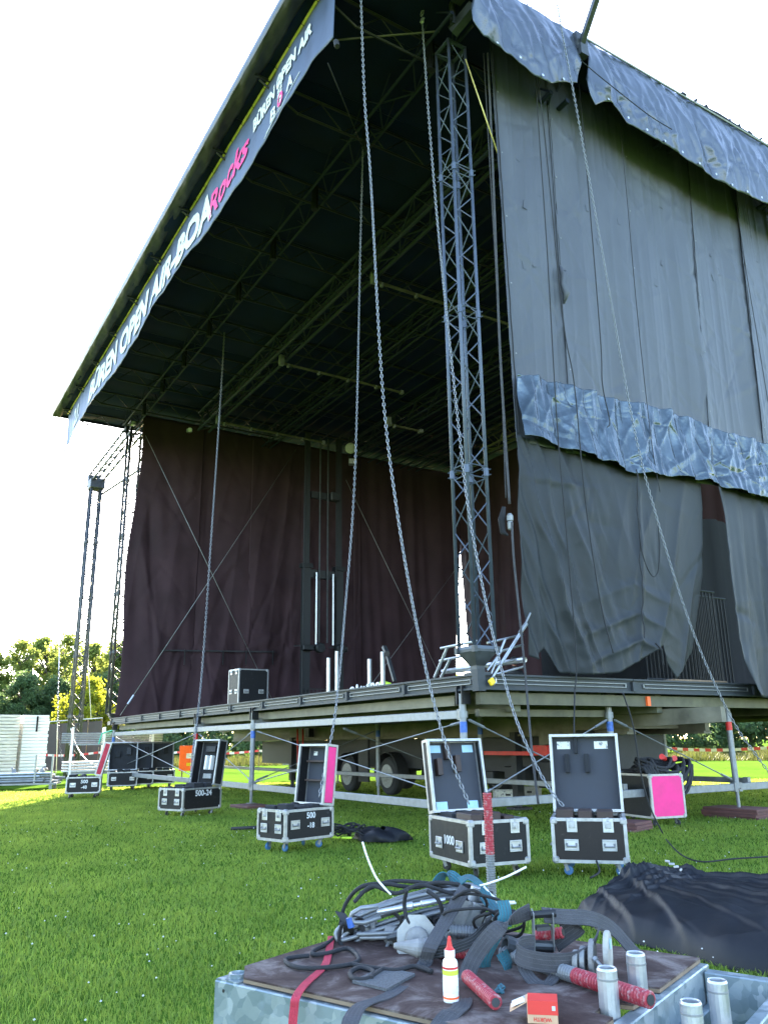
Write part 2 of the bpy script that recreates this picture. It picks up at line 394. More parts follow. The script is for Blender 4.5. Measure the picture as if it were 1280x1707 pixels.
def leaf_cloud(centers, rad, per, size, droop=.3):
    C = np.asarray(centers); n = len(C)*per
    d = RNG.normal(size=(n, 3)); d /= np.linalg.norm(d, axis=1)[:, None]; q = RNG.random(n)**.5
    P = np.repeat(C, per, 0) + d*(q*np.repeat(rad, per))[:, None]*[1, 1, .75]
    a = RNG.normal(size=(n, 3)); a /= np.linalg.norm(a, axis=1)[:, None]; b = RNG.normal(size=(n, 3)); b = np.cross(a, b); b /= np.linalg.norm(b, axis=1)[:, None]
    s = size*(.6+.8*RNG.random(n))[:, None]
    q4 = np.stack([P-a*s, P-b*s*.55+a*s*.1, P+a*s, P+b*s*.55+a*s*.1], 1)
    return q4.reshape(-1, 3), np.arange(n*4).reshape(-1, 4)
def tree_mesh(h, w, nclump, per, size, mat, conic=0.0, seed=0):
    rs = np.random.default_rng(seed); trunk = MB()
    top = h*.82; pts = [(rs.normal()*.05*k, rs.normal()*.05*k, top*k/6) for k in range(7)]
    trunk.tube(pts, [h*.022*(1-.13*k) for k in range(7)], 7)
    cs = []; rad = []
    for i in range(nclump):
        t = rs.random(); z = h*(.16+.80*t); prof = (math.sin(math.pi*min(1, (t*.86+.14)))**.6)*(1-conic*t)
        a = rs.random()*6.283; rr = w*prof*(.35+.65*rs.random()**.5)*(1+.22*math.sin(a*3+seed)+.15*math.sin(z*1.7+seed))
        c = (math.cos(a)*rr, math.sin(a)*rr, z); cs.append(c); rad.append(w*(.16+.16*rs.random()))
        if i % 3 == 0:
            zb = max(h*.12, z-rr*.7); trunk.tube([(0, 0, zb), (c[0]*.5, c[1]*.5, zb+(z-zb)*.6), c], [h*.009, h*.006, h*.002], 5)
    v, f = leaf_cloud(cs, np.array(rad), per, size)
    return trunk, v, f
TREE = {}
def tree_proto(key, h, w, ncl, per, size, mat, conic, seed):
    trunk, v, f = tree_mesh(h, w, ncl, per, size, mat, conic, seed)
    TREE[key] = (trunk, v, f, mat)
tree_proto('dark', 11, 3.6, 90, 170, .15, 'leaf_dark', .35, 3)
tree_proto('mid', 11, 3.9, 95, 160, .15, 'leaf_mid', .25, 5)
tree_proto('loose', 12, 3.4, 60, 110, .14, 'leaf_mid', .45, 8)
tree_proto('lime', 7.5, 3.0, 65, 140, .14, 'leaf_lime', .2, 13)
TCACHE = {}
def tree(key, px, d, s, label, group=None, rz=0):
    trunk, v, f, mat = TREE[key]; p = horiz(px, d)
    root = thing('broadleaf_tree', label, 'tree', (p.x, p.y, -.02), rz, group); root.scale = (s*.95, s*.95, s)
    if key not in TCACHE:
        a = trunk.build('trunk', 'bark', root, local=True, smooth=True); b = np_obj('crown', v, f, mat); b.parent = root; TCACHE[key] = (a.data, b.data)
    else:
        for nm, me in zip(('trunk', 'crown'), TCACHE[key]):
            o = bpy.data.objects.new(nm, me); COL.objects.link(o); o.parent = root
left = [('mid', -45, 84, .95, 'tall broadleaf tree at the far left, rising behind the white board stack'),
        ('loose', 22, 86, .98, 'thin feathery tree with pointed sunlit top above the white board stack'),
        ('mid', 62, 90, 1.12, 'rounded grey-green tree crown between the board stack and the far lattice tower'),
        ('loose', 100, 84, 1.02, 'sunlit yellow-green tree just left of the far lattice tower'),
        ('dark', 30, 76, .72, 'low dark bushy tree right behind the white board stack'),
        ('dark', 84, 78, .70, 'dark tree over the left half of the dark fence screen'),
        ('lime', 142, 72, .92, 'bright lime-yellow backlit tree between the two lattice towers'),
        ('mid', 150, 92, 1.10, 'tall tree with sunlit top between the two lattice towers'),
        ('dark', 168, 80, .75, 'dark green lower tree beside the lime-yellow tree'),
        ('mid', 206, 86, 1.12, 'tall sunlit tree beside the left edge of the black curtain')]
for i, (k, px, d, s, lb) in enumerate(left): tree(k, px, d, s, lb, rz=i*1.3)
for i, px in enumerate(range(250, 1480, 62)):
    if px in (746, 808): continue
    tree(('dark', 'mid', 'dark', 'loose', 'mid')[i % 5], px+random.uniform(-15, 15), 82+random.uniform(-8, 10), random.uniform(.85, 1.1), 'green broadleaf tree at the wood edge, mostly hidden behind the stage', 'trees of the wood edge behind the stage', i*2.1)
tree('lime', 768, 74, .95, 'yellow-green sunlit tree seen through the white gap in the curtains', rz=.4)
def undergrowth():
    cs = []; rad = []
    for i in range(1000):
        px = random.uniform(-120, 1520); d = random.uniform(70, 96); p = horiz(px, d)
        cs.append((p.x, p.y, random.uniform(.3, 2.6+(d-70)*.16))); rad.append(random.uniform(.7, 1.3))
    v, f = leaf_cloud(cs, np.array(rad), 60, .22)
    tag(np_obj('undergrowth', v, f, 'leaf_dark'), 'dark green undergrowth along the foot of the wood', 'bushes', kind='stuff')
    N = 26000; px = RNG.uniform(150, 1500, N); d = RNG.uniform(56, 68, N)
    base = np.array([tuple(horiz(a, b)) for a, b in zip(px, d)]); h = RNG.uniform(.25, .8, N)*(.75+.25*np.sin(px*.05)); az = RNG.random(N)*6.283
    w = np.stack([np.cos(az), np.sin(az), 0*az], 1)*.035; tip = base + np.stack([RNG.normal(size=N)*.2, RNG.normal(size=N)*.2, h], 1)
    vv = np.stack([base-w, base+w, tip], 1).reshape(-1, 3)
    tag(np_obj('long_grass', vv, np.arange(N*3).reshape(-1, 3), 'long_grass'), 'tall unmown sunlit grass along the wood edge', 'grass', kind='stuff')
undergrowth()
# ================================================================== STAGE: deck, roof, towers
XL, XR, YF, YB = -32.1, -9.88, 7.75, 24.4
DT = 2.42
deck = thing('stage_deck', 'raised dark stage floor on galvanised scaffold posts', 'stage floor', (XR, YF, 0))
def deck_parts():
    # floor panels with ribs below
    nx, ny = 11, 8; px, py = (XR-XL-.24)/nx, (YB-YF-.24)/ny
    src = None
    for i in range(nx):
        for j in range(ny):
            x0 = XL+.12+i*px; y0 = YF+.12+j*py
            M4 = ROOTM[deck.name].inverted() @ Matrix.Translation((x0, y0, 0))
            if src is None:
                m = MB(); m.bx(.006, px-.006, .006, py-.006, DT-.05, DT-.012)
                for k in range(5): m.bx(.02, px-.02, .08+k*(py-.2)/4, .14+k*(py-.2)/4, DT-.16, DT-.0505)
                m.bx(.0, .045, 0, py, DT-.19, DT-.051); m.bx(px-.045, px, 0, py, DT-.19, DT-.051)
                src = m.build('floor_panel', 'deck_under', deck, local=True); src.matrix_local = M4
            else: inst(src, deck, 'floor_panel', M4)
    # edge beams: front and right, in lengths with raised rails
    def edge(p0, p1, out, cnt):
        p0, p1 = Vector(p0), Vector(p1); out = Vector(out)
        for k in range(cnt):
            a = p0.lerp(p1, k/cnt); b = p0.lerp(p1, (k+1)/cnt); d = (b-a).normalized()
            m = MB(); z = Vector((0, 0, 1))
            aa, bb = a+d*.006, b-d*.006
            m.bar(aa-out*.05+z*(DT-.12), bb-out*.05+z*(DT-.12), .10, .24)
            m.bar(aa+out*.012+z*(DT-.015), bb+out*.012+z*(DT-.015), .06, .03)
            m.bar(aa+out*.008+z*(DT-.225), bb+out*.008+z*(DT-.225), .07, .03)
            e = m.build('edge_beam', 'deck_edge', deck)
            r = MB(); L = (bb-aa).length; a2 = aa+d*L*.08; b2 = bb-d*L*.05
            for zz in (DT-.085, DT-.145): r.bar(a2+out*.014+z*zz, b2+out*.014+z*zz, .03, .012)
            r.bar(a2+out*.014+z*(DT-.148), a2+out*.014+z*(DT-.08), .03, .012); r.bar(b2+out*.014+z*(DT-.148), b2+out*.014+z*(DT-.08), .03, .012)
            r.build('rail_slot', 'galv_dull', e)
            s = MB(); s.bar(b+z*(DT-.13)+out*.01, b+z*(DT-.13)+out*.055, .07, .16); s.build('joint_plate', 'deck_edge', e)
    edge((XR, YF, 0), (XL, YF, 0), (0, -1, 0), 11)
    edge((XR, YF, 0), (XR, YB, 0), (1, 0, 0), 5)
    edge((XL, YF, 0), (XL, YB, 0), (-1, 0, 0), 5)
    # corner block under the near tower
    m = MB(); m.bx(XR-.10, XR+.045, YF-.045, YF+.10, DT-.26, DT+.06); m.build('corner_block', 'deck_edge', deck)
    # primary beams below the floor
    for y in (YF+.9, YF+4.2, YF+8.5, YF+12.5, YB-.8): MB().bx(XL+.2, XR-.2, y-.07, y+.07, DT-.55, DT-.20).build('floor_beam', 'deck_under', deck)
    m = MB(); m.bx(XR-.22, XR-.10, YF+.1, YB-.3, DT-.45, DT-.27); m.build('side_beam', 'olive_bar', deck)
    m = MB(); m.bx(XR-.5, XR-.40, YF+.3, YF+3.1, DT-.62, DT-.51); m.build('side_beam', 'olive_bar', deck)
    m = MB(); m.bx(XL+.3, XR-.9, YF+.20, YF+.32, DT-.44, DT-.28); m.build('front_inner_beam', 'chassis', deck)
    # galvanised ledgers
    def ledger(p0, p1, w=.07, h=.13, mat='galv_tube'):
        m = MB(); m.bar(p0, p1, w, h, bev=.008); o = m.build('ledger', mat, deck)
        for p, q in ((p0, p1), (p1, p0)):
            p, q = Vector(p), Vector(q); d = (q-p).normalized(); MB().bar(p-d*.04, p+d*.06, w+.03, h+.03).build('end_clamp', 'galv_dull', o)
    PX = [XR-.42, -18.55, -22.6, XL+.35]
    for a, b in zip(PX[:-1], PX[1:]):
        ledger((a-.06, YF+.02, 1.83), (b+.06, YF+.02, 1.83)); ledger((a-.06, YF+.02, .47), (b+.06, YF+.02, .47))
    for a in (PX[1], PX[2]): ledger((a, YF+.08, 1.95), (a, YF+5.0, 1.95), mat='galv_dull')
    for a, b in ((YF+.1, 10.78), (10.9, 14.0), (14.1, 18.5)): ledger((XR-.36, a, .53), (XR-.36, b, .53))
    for Y in (11.2, 14.6): ledger((XR-.5, Y, .62), (-21, Y, .62), .06, .10, 'galv_dull'); ledger((-21.1, Y, .62), (XL+.5, Y, .62), .06, .10, 'galv_dull')
    # posts with jack screw, blue collar, bracket to the deck
    def post(x, y, z0, collar='blue_paint', top=DT-.28):
        m = MB(); m.cyl((x, y, z0+.42), (x, y, top), .056, 14); m.cyl((x, y, .50), (x, y, .60), .076, 10); m.cyl((x, y, 1.78), (x, y, 1.88), .074, 10)
        p = m.build('post', 'galv_tube', deck, smooth=False)
        m = MB(); m.cyl((x, y, z0+.012), (x, y, z0+.45), .034, 10); m.box((x, y, z0+.01), (.17, .17, .012)); m.cyl((x, y, z0+.36), (x, y, z0+.42), .066, 6); m.bar((x-.1, y, z0+.39), (x+.1, y, z0+.39), .02, .02)
        m.build('jack_screw', 'galv_dull', p)
        m = MB(); m.cyl((x, y, 1.56), (x, y, 1.72), .0575, 14); m.build('paint_mark', collar, p)
        m = MB()
        for s in (-1, 1): m.bx(x+s*.068-.012, x+s*.068+.012, y-.07, y+.10, top-.16, top+.12)
        m.cyl((x-.09, y-.02, top-.06), (x+.09, y-.02, top-.06), .022, 8); m.cyl((x-.09, y-.02, top+.06), (x+.09, y-.02, top+.06), .022, 8)
        m.build('fork_head', 'black_steel', p)
    for i, x in enumerate(PX): post(x, YF, .10 if i in (0, 1) else .02, 'red' if i == 2 else 'blue_paint')
    post(XR-.36, 10.84, .12); post(XR-.36, 14.05, .12, 'red'); post(XR-.36, 18.6, .02)
    for x, y in ((-14.3, 11.2), (-18.55, 11.2), (-14.3, 17.0), (-22.6, 17), (-27, 14.6), (-12.0, 19.0), (-18.55, 20.5)): post(x, y, .0)
    # diagonal tie rods with turnbuckle ends
    def rod(p0, p1, r=.011):
        p0, p1 = Vector(p0), Vector(p1); m = MB(); m.cyl(p0, p1, r, 6); d = (p1-p0).normalized()
        for a, s in ((p0, 1), (p1, -1)): m.cyl(a+d*s*.02, a+d*s*.32, r*2.1, 6)
        m.build('tie_rod', 'galv_tube', deck)
    for a, b in zip(PX[:-1], PX[1:]):
        rod((a-.05, YF+.03, 1.72), (b+.05, YF+.03, .56)); rod((b+.05, YF+.06, 1.72), (a-.05, YF+.06, .56))
    rod((XR-.36, YF+.05, 1.75), (XR-.36, 10.75, .6)); rod((XR-.33, 10.75, 1.75), (XR-.33, YF+.1, .6)); rod((XR-.36, 10.95, 1.75), (XR-.36, 13.95, .66)); rod((-14.3, YF+.1, 1.7), (-14.3, 11.1, .6)); rod((-18.55, 11.1, 1.7), (-18.55, YF+.1, .6))
    MB().bx(XR-.10, XR-.06, 11.5, 11.58, DT-.44, DT-.28).build('red_clip', 'orange', deck)
deck_parts()
def pad(x, y, n, label, s=(.9, .62), rz=0.0):
    t = thing('base_pad', label, 'base pad', (x, y, -.02), rz, 'wooden pads under the stage posts')
    for k in range(n):
        m = MB(); m.box((random.uniform(-.02, .02), random.uniform(-.02, .02), .028+k*.047), (s[0], s[1], .044), R(random.uniform(-4, 4)), .004); m.build('board', 'wood_pad', t, local=True)
pad(XR-.36, 10.84, 3, 'stack of brown boards under the post right of the open brown case', rz=.25)
pad(XR-.36, 14.05, 4, 'thick stack of brown boards at the right picture edge under a post', (1.1, .7), .1)
pad(-18.55, YF, 2, 'brown boards under the front post left of the case marked 500', rz=.1)
pad(XR-.42, YF, 2, 'brown boards under the front corner post behind the case marked 1000')

# ---- lattice helper
def lattice(m, corners0, corners1, n, r, faces=None):
    N = len(corners0); faces = faces or [(i, (i+1) % N) for i in range(N)]
    for fi, (a, b) in enumerate(faces):
        for k in range(n):
            t0, t1 = k/n, (k+1)/n; A0 = Vector(corners0[a]).lerp(Vector(corners1[a]), t0); A1 = Vector(corners0[a]).lerp(Vector(corners1[a]), t1)
            B0 = Vector(corners0[b]).lerp(Vector(corners1[b]), t0); B1 = Vector(corners0[b]).lerp(Vector(corners1[b]), t1)
            if (k+fi) % 2: m.cyl(A0, B1, r, 5)
            else: m.cyl(B0, A1, r, 5)
def tower(label, x, y, z0, z1, s=.5, mat='alu_tower', fine=False, sections=4, cat='lattice tower', r=.030, rb=.011):
    t = thing('lattice_tower', label, cat, (x, y, z0))
    C = [(0, 0), (-s, 0), (-s, s), (0, s)]; H = z1-z0
    for c in C: 
        m = MB(); m.tube([(c[0], c[1], 0), (c[0], c[1], H)], r, 10)
        ch = m.build('chord', mat, t, local=True, smooth=True)
        m = MB()
        for k in range(1, sections):
            z = H*k/sections; m.tube([(c[0], c[1], z-.07), (c[0], c[1], z+.07)], r*1.45, 10)
            for dz in (-.045, .045): m.cyl((c[0]-.06, c[1]-.05, z+dz), (c[0]+.06, c[1]+.05, z+dz), .011, 6)
        tag(m.build('chord_joint', mat, ch, local=True), kind='stuff')
    n = max(8, int(H/.48)); dz = H/n
    if fine:
        protos = {}
        for f in range(4):
            a, b = C[f], C[(f+1) % 4]
            for k in range(n):
                key = (f, k % 2)
                if key not in protos:
                    m = MB(); p, q = (a, b) if k % 2 else (b, a); m.cyl((p[0], p[1], 0.02), (q[0], q[1], dz-.02), .0115, 6)
                    o = m.build('brace', mat, t, local=True); o.location = (0, 0, k*dz); protos[key] = o
                else:
                    o = bpy.data.objects.new('brace', protos[key].data); COL.objects.link(o); o.parent = t; o.location = (0, 0, k*dz)
        for k in range(sections+1):
            z = min(max(H*k/sections, .03), H-.03)
            for f in range(4):
                a, b = C[f], C[(f+1) % 4]
                if 0 < k < sections: 
                    for e in (-.1, .1): MB().cyl((a[0], a[1], z+e), (b[0], b[1], z+e), .011, 6).build('cross_bar', mat, t, local=True)
                else: MB().bar((a[0], a[1], z), (b[0], b[1], z), .05, .05).build('cross_bar', mat, t, local=True)
    else:
        m = MB(); lattice(m, [(c[0], c[1], 0) for c in C], [(c[0], c[1], H) for c in C], n, rb)
        for k in range(sections+1):
            z = min(H*k/sections, H-.02)
            for f in range(4): m.cyl((*C[f], z), (*C[(f+1) % 4], z), .012, 5)
        m.build('bracing', mat, t, local=True)
    return t
tw = tower('blue-grey lattice tower standing on the near front corner of the stage', XR-.08, YF+.02, 2.80, 14.5, .40, fine=True)
# foot of the near tower: dark wedge shoe on a square block
m = MB()
s = .40; C = [(.02, -.02), (-s-.02, -.02), (-s-.02, s+.02), (.02, s+.02)]
P = [(c[0], c[1], .03) for c in C]+[(c[0], c[1], -.03) for c in C]+[(-.16+dx, .16+dy, -.24) for dx, dy in ((.09, -.09), (-.09, -.09), (-.09, .09), (.09, .09))]
m.add(P, [(0,1,2,3), (0,4,5,1), (1,5,6,2), (2,6,7,3), (3,7,4,0), (4,8,9,5), (5,9,10,6), (6,10,11,7), (7,11,8,4), (11,10,9,8)])
m.box((-.16, .16, -.29), (.16, .16, .12)); m.box((-.16, .16, -.36), (.30, .30, .03)); m.build('tower_shoe', 'steel_dark', tw, local=True)
for c in C: MB().bar((c[0], c[1], .05), (c[0], c[1], -.05), .07, .07).build('shoe_bracket', 'steel_dark', tw, local=True)
lt = tower('silvery lattice tower on the far left corner of the stage', XL-.75, YF+.05, 2.62, 14.4, .56, 'steel_dark', sections=5, r=.055, rb=.026)
m = MB(); P = [(c[0], c[1], .0) for c in C]+[(-.25+dx, .25+dy, -.3) for dx, dy in ((.09, -.09), (-.09, -.09), (-.09, .09), (.09, .09))]
m.add(P, [(0,1,2,3), (0,4,5,1), (1,5,6,2), (2,6,7,3), (3,7,4,0), (7,6,5,4)]); m.box((-.25, .25, -.36), (.4, .4, .14)); m.bar((-.25, .25, -.3), (.5, .25, -.3), .2, .25); m.build('tower_shoe', 'steel_dark', lt, local=True)
# free standing outer tower and the arm that ties it to the stage
ot = tower('dark outer lattice tower standing on the grass left of the stage', -40.0, YF+.05, 0, 13.7, .46, 'steel_dark', sections=5, r=.058, rb=.026)
arm = thing('truss_gantry', 'slim lattice gantry joining the outer left tower to the roof', 'gantry', (-33.0, YF+.3, 14.3))
def beam_lattice(par, p0, p1, w, h, r, n, mat, name='chord', br='bracing', brmat=None, rb=None, tri=False):
    p0, p1 = Vector(p0), Vector(p1); d = (p1-p0).normalized(); side = Vector((0, 0, 1)).cross(d).normalized()*w/2; up = Vector((0, 0, h))
    cs = [side*1, side*-1, side*-1+up, side*1+up] if not tri else [side*0, side*1+up, side*-1+up]
    for c in cs:
        m = MB(); m.cyl(p0+c, p1+c, r, 8); m.build(name, mat, par)
    m = MB(); lattice(m, [p0+c for c in cs], [p1+c for c in cs], n, rb or r*.5); m.build(br, brmat or mat, par)
beam_lattice(arm, (-32.9, YF+.3, 14.25), (-41.2, YF+.3, 14.1), .5, .5, .05, 16, 'steel_dark', rb=.026)
m = MB(); m.cyl((-32.6, YF+1.2, 13.2), (-40.2, YF+.6, 13.5), .055, 8); m.build('stay_tube', 'steel_dark', arm)
m = MB(); m.box((-40.2, YF+.3, 13.95), (.7, .7, .5), None, .03); m.box((-40.6, YF+.2, 14.3), (.3, .5, .4)); m.build('head_block', 'steel_dark', arm)
m = MB(); m.tube([(-41.1, YF+.3, 14.1), (-41.15, YF+.28, 13.6), (-41.12, YF+.3, 13.3)], .02, 5); m.build('loose_strap', 'rope_black', arm)

# ---------------------------------------------------------------- ROOF
ZR = 15.0
roof = thing('stage_canopy', 'huge flat dark stage roof with lattice girders under it', 'stage roof', (XR, YF, ZR))
RX0, RX1, RY0, RY1 = -34.75, -9.22, 4.92, 25.6
def roof_parts():
    # soffit sheets (long strips across the stage) with overlapping seams
    nst = 14; w = (RX1-RX0)/nst
    for i in range(nst):
        x0 = RX0+.03+i*w; g = np.zeros((40, 8, 3)); u = np.linspace(0, 1, 8); v = np.linspace(RY0+.12, RY1, 40)
        U, Vv = np.meshgrid(u, v); g[..., 0] = x0+U*(w-.008); g[..., 1] = Vv; g[..., 2] = ZR+.12-.10*np.sin(U*math.pi)*(1+.5*np.sin(Vv*1.3+i))+.012*np.sin(Vv*7+i)
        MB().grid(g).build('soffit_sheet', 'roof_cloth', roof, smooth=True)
    # ribbed tin deck above the inner stage
    for j in range(24):
        y = 10.4+j*.62; m = MB(); m.bx(RX0+1.8, RX1-.7, y-.02, y+.02, ZR-.16, ZR-.10); m.build('purlin', 'roof_tin', roof)
    # top skin with low camber
    g = np.zeros((12, 4, 3)); U, Vv = np.meshgrid(np.linspace(RX0, RX1, 4), np.linspace(RY0, RY1, 12)); g[..., 0] = U; g[..., 1] = Vv; g[..., 2] = ZR+.22+.08*np.sin((Vv-RY0)/(RY1-RY0)*math.pi)
    MB().grid(g).build('top_skin', 'silver_tarp', roof, smooth=True)
    # front lip: pale rolled tarp edge over a crumpled dark underside
    n = 260; xs_ = np.linspace(RX0, RX1+.3, n)
    def lip(prof, nm, mat, amp):
        g = np.zeros((len(prof), n, 3))
        for k, (y, z) in enumerate(prof):
            wv = amp*(np.sin(xs_*3.1+k)+.6*np.sin(xs_*8.3+k*2)+.4*np.sin(xs_*17+k))*(0 if k == 0 else 1)
            g[k, :, 0] = xs_; g[k, :, 1] = y; g[k, :, 2] = z+wv
        MB().grid(g).build(nm, mat, roof, smooth=True)
    lip([(5.15, 15.38), (5.0, 15.35), (4.90, 15.28), (4.85, 15.16), (4.86, 15.07), (4.90, 15.02)], 'front_lip', 'silver_tarp', .003)
    lip([(4.905, 15.02), (4.95, 14.99), (5.02, 14.97), (5.10, 15.00), (5.18, 14.98), (5.24, 15.05)], 'lip_underside', 'chassis_dark', .022)
    m = MB(); m.bx(RX0-.02, RX0+.06, RY0, RY1, ZR+.02, ZR+.36); m.build('side_fascia', 'roof_tin', roof)
    m = MB(); m.bx(RX1-.06, RX1-.02, RY0+.2, RY1, ZR-.05, ZR+.20); m.build('side_fascia', 'roof_tin', roof)
    # girders along the stage
    def girder(y, z, w_, h, r, n_, x0=RX0+1.5, x1=RX1-.3, mat='roof_tin', rb=None):
        beam_lattice(roof, (x0, y, z), (x1, y, z), w_, h, r, n_, mat, 'girder_chord', 'girder_web', rb=rb)
    girder(YF+.05, 14.60, .5, .62, .035, 36, mat='roof_tin'); girder(10.2, 13.95, .45, .75, .055, 30, mat='roof_tin', x0=-30.6, rb=.022); girder(13.6, 14.3, .4, .6, .04, 26); girder(17.5, 14.2, .45, .6, .045, 26, x0=-31); girder(21.3, 13.6, .45, .7, .05, 26, x0=-26, mat='olive_bar')
    # cross frames front to back
    x = RX0+1.2
    while x < RX1:
        m = MB(); m.cyl((x, 5.1, 14.98), (x, RY1-.4, 14.98), .035, 6); m.cyl((x, 6.1, 14.45), (x, 13.6, 14.45), .03, 6); m.cyl((x, 5.2, 14.9), (x, 6.1, 14.45), .025, 6)
        y = 6.1; k = 0
        while y < 13.0:
            m.cyl((x, y, 14.45), (x, y+.55, 14.97), .014, 5); m.cyl((x, y+.55, 14.97), (x, y+1.1, 14.45), .014, 5); y += 1.1
        m.cyl((x, YF+.05, 14.3), (x, YF+.05, 15.0), .09, 8)
        m.build('cross_frame', 'black_steel', roof); x += 2.55
    # scaffold tubes hung under the girders
    for x, y0, y1, z in ((-22.9, 10.2, 15.0, 13.75), (-28.9, 10.2, 14.9, 13.75), (-17.0, 10.3, 17.6, 13.75), (-24.6, 15.5, 17, 13.2)):
        m = MB(); m.cyl((x, y0, z), (x, y1, z), .045, 8); o = m.build('hung_tube', 'olive_bar', roof); m = MB(); k = y0+.25
        while k < y1: m.box((x, k, z-.04), (.09, .07, .12)); k += 1.15
        m.box((x, y0, z+.1), (.14, .16, .35)); m.box((x, y1, z), (.12, .12, .14)); tag(m.build('tube_clamp', 'galv_dull', o), kind='stuff')
    # slim duct lines over the back of the stage
    for k in range(7): MB().bx(-31, -12, 18.3+k*.45, 18.36+k*.45, 14.05, 14.10).build('hung_rail', 'roof_tin', roof)
    # outer brackets on the near side
    m = MB(); m.box((-9.35, 7.65, 15.12), (.36, .22, .5)); m.bar((-9.5, 7.6, 15.2), (-8.9, 7.7, 15.55), .16, .18); m.bar((-9.30, 7.9, 14.75), (-9.8, 7.75, 14.5), .16, .2); m.cyl((-9.7, 7.7, 14.55), (-9.7, 7.7, 15.1), .06, 10); m.build('corner_bracket', 'steel_dark', roof)
    m = MB(); m.box((-9.15, 10.45, 15.0), (.25, .30, .45)); m.box((-9.02, 10.42, 14.75), (.14, .2, .25)); m.build('strut_bracket', 'steel_dark', roof)
    m = MB(); m.bar((-9.10, 10.45, 14.9), (-7.05, 10.0, 16.65), .10, .12); m.build('raking_strut', 'steel_dark', roof)
    # low front cable from tower head to banner end
    m = MB(); m.cyl((-10.0, 7.6, 14.62), (-11.4, 5.6, 14.55), .02, 6); m.build('head_rod', 'olive_bar', roof)
    # floodlight on the mast side
    for p in ((-31.1, 9.75, 14.05), (-33.0, 7.9, 14.65)):
        m = MB(); m.box(p, (.22, .18, .16), R(20), .02); m.lathe([(.07, 0), (.09, .05), (.09, .07)], Vector(p)+Vector((.11, -.02, -.02)), (1, -.3, -.2), 10); m.build('clamp_head', 'alu', roof)
roof_parts()
# ================================================================== DRAPES, TARPS, BANNER
def interp(xs_, ys_, x): return np.interp(x, xs_, ys_)
def folds(u, v, seed, n=9, amp=.05, drift=.25):
    rs = np.random.default_rng(seed); o = np.zeros_like(u)
    for k in range(n):
        f = rs.uniform(.6, 1)*(1.35**k)*.9; ph = rs.uniform(0, 6.28); dr = rs.normal()*drift
        o += amp/(1+.45*k)*np.sin(f*(u+dr*v*.3+.10*np.sin(v*.9+ph))*2+ph)
    return o
def pinch(q, k):   # narrow gathered folds
    return (1-np.abs(np.sin(q*k+.8*np.sin(q*k*.37))))**2
def creases(u, v, seed, n=30, amp=.03, width=.25, lmax=1.6):
    # straight random folds, each a soft ridge of its own length and direction
    rs = np.random.default_rng(seed); o = np.zeros_like(u); u0, u1, v0, v1 = u.min(), u.max(), v.min(), v.max()
    for k in range(n):
        cu, cv = rs.uniform(u0, u1), rs.uniform(v0, v1); a = rs.uniform(0, math.pi); L = rs.uniform(.3, 1)*lmax; w = width*rs.uniform(.4, 1.2)
        s = (u-cu)*math.cos(a)+(v-cv)*math.sin(a); t = -(u-cu)*math.sin(a)+(v-cv)*math.cos(a)
        o += rs.choice([-1, 1])*amp*rs.uniform(.4, 1)*np.maximum(0, 1-np.abs(t)/w)*np.exp(-(s/L)**2)
    return o
def drape(name, label, cat, origin, fn, nu, nv, mat, disp, nrm, group=None, parent=None, smooth=True):
    u = np.linspace(0, 1, nu); v = np.linspace(0, 1, nv); U, Vv = np.meshgrid(u, v)
    P = fn(U, Vv); d = disp(U, Vv, P); nrm = np.array(nrm, float)
    P = P + d[..., None]*nrm
    global LASTP; LASTP = P
    m = MB(); m.grid(P)
    if parent is None:
        o = m.build(name, mat, None, origin, smooth, solid=.004); tag(o, label, cat, group); return o
    return m.build(name, mat, parent, None, smooth, solid=.004)
# --- left wall curtain, two hangings with seams between lengths of cloth
lc = thing('stage_curtain', 'dark maroon curtain hanging along the left side of the stage', 'curtain', (XL, 8, DT))
def left_len(y0, y1, sd, front=False):
    def fn(U, W):
        P = np.zeros(U.shape+(3,)); z = 14.75-W*(14.75-DT-.03)
        yy = y0+(y1-y0)*U
        if front: yy = yy + (1-U)*(.10-.30*W+.10*np.sin(W*9))
        P[..., 0] = XL+.05; P[..., 1] = yy; P[..., 2] = z; return P
    def dp(U, W, P):
        y, z = P[..., 1], P[..., 2]
        return folds(y*.8, z*.55, sd, 8, .055, .8)*(.35+.65*W)+.10*np.exp(-((y-y0-.3*(14-z)*.3)/.35)**2)*W + creases(y, z, sd+3, 34, .07, .16, 2.8)*(.2+.8*W)+.055*pinch(y-.16*(z-8)+.1*np.sin(z*.8), 2.6)*(.2+.8*W)
    return drape('cloth_length', None, None, None, fn, 60, 90, 'curtain', dp, (1, 0, 0), parent=lc)
left_len(7.95, 10.72, 21, True); left_len(10.44, 13.22, 22); left_len(12.96, 15.72, 23); left_len(15.44, 18.5, 24)
def left_last():
    def fn(U, W):
        P = np.zeros(U.shape+(3,)); z = 14.75-W*(14.75-DT-.03)
        ye = np.interp(z, [2.4, 5.8, 11.6, 15], [23.70, 23.86, 24.42, 24.42]); P[..., 0] = XL+.05; P[..., 1] = 18.1+(ye-18.1)*U; P[..., 2] = z; return P
    return drape('cloth_length', None, None, None, fn, 90, 80, 'curtain', lambda U, W, P: folds(P[..., 1]*1.2, P[..., 2]*.5, 25, 8, .07, .5)*(.4+.6*W)*(1-U**6), (1, 0, 0), parent=lc)
left_last()
m = MB(); m.bar((XL+.24, 9.35, 5.0), (XL+.24, 14.2, 5.15), .02, .05)
for y in (10.3, 11.9, 12.9, 14.1): m.bar((XL+.25, y, 5.05+.03*(y-9.3)), (XL+.25, y, 4.45+.03*(y-9.3)), .02, .07)
m.build('webbing_line', 'black_paint', lc)
bc = thing('backdrop_curtain', 'very dark curtain closing the back of the stage', 'curtain', (-21, YB, DT))
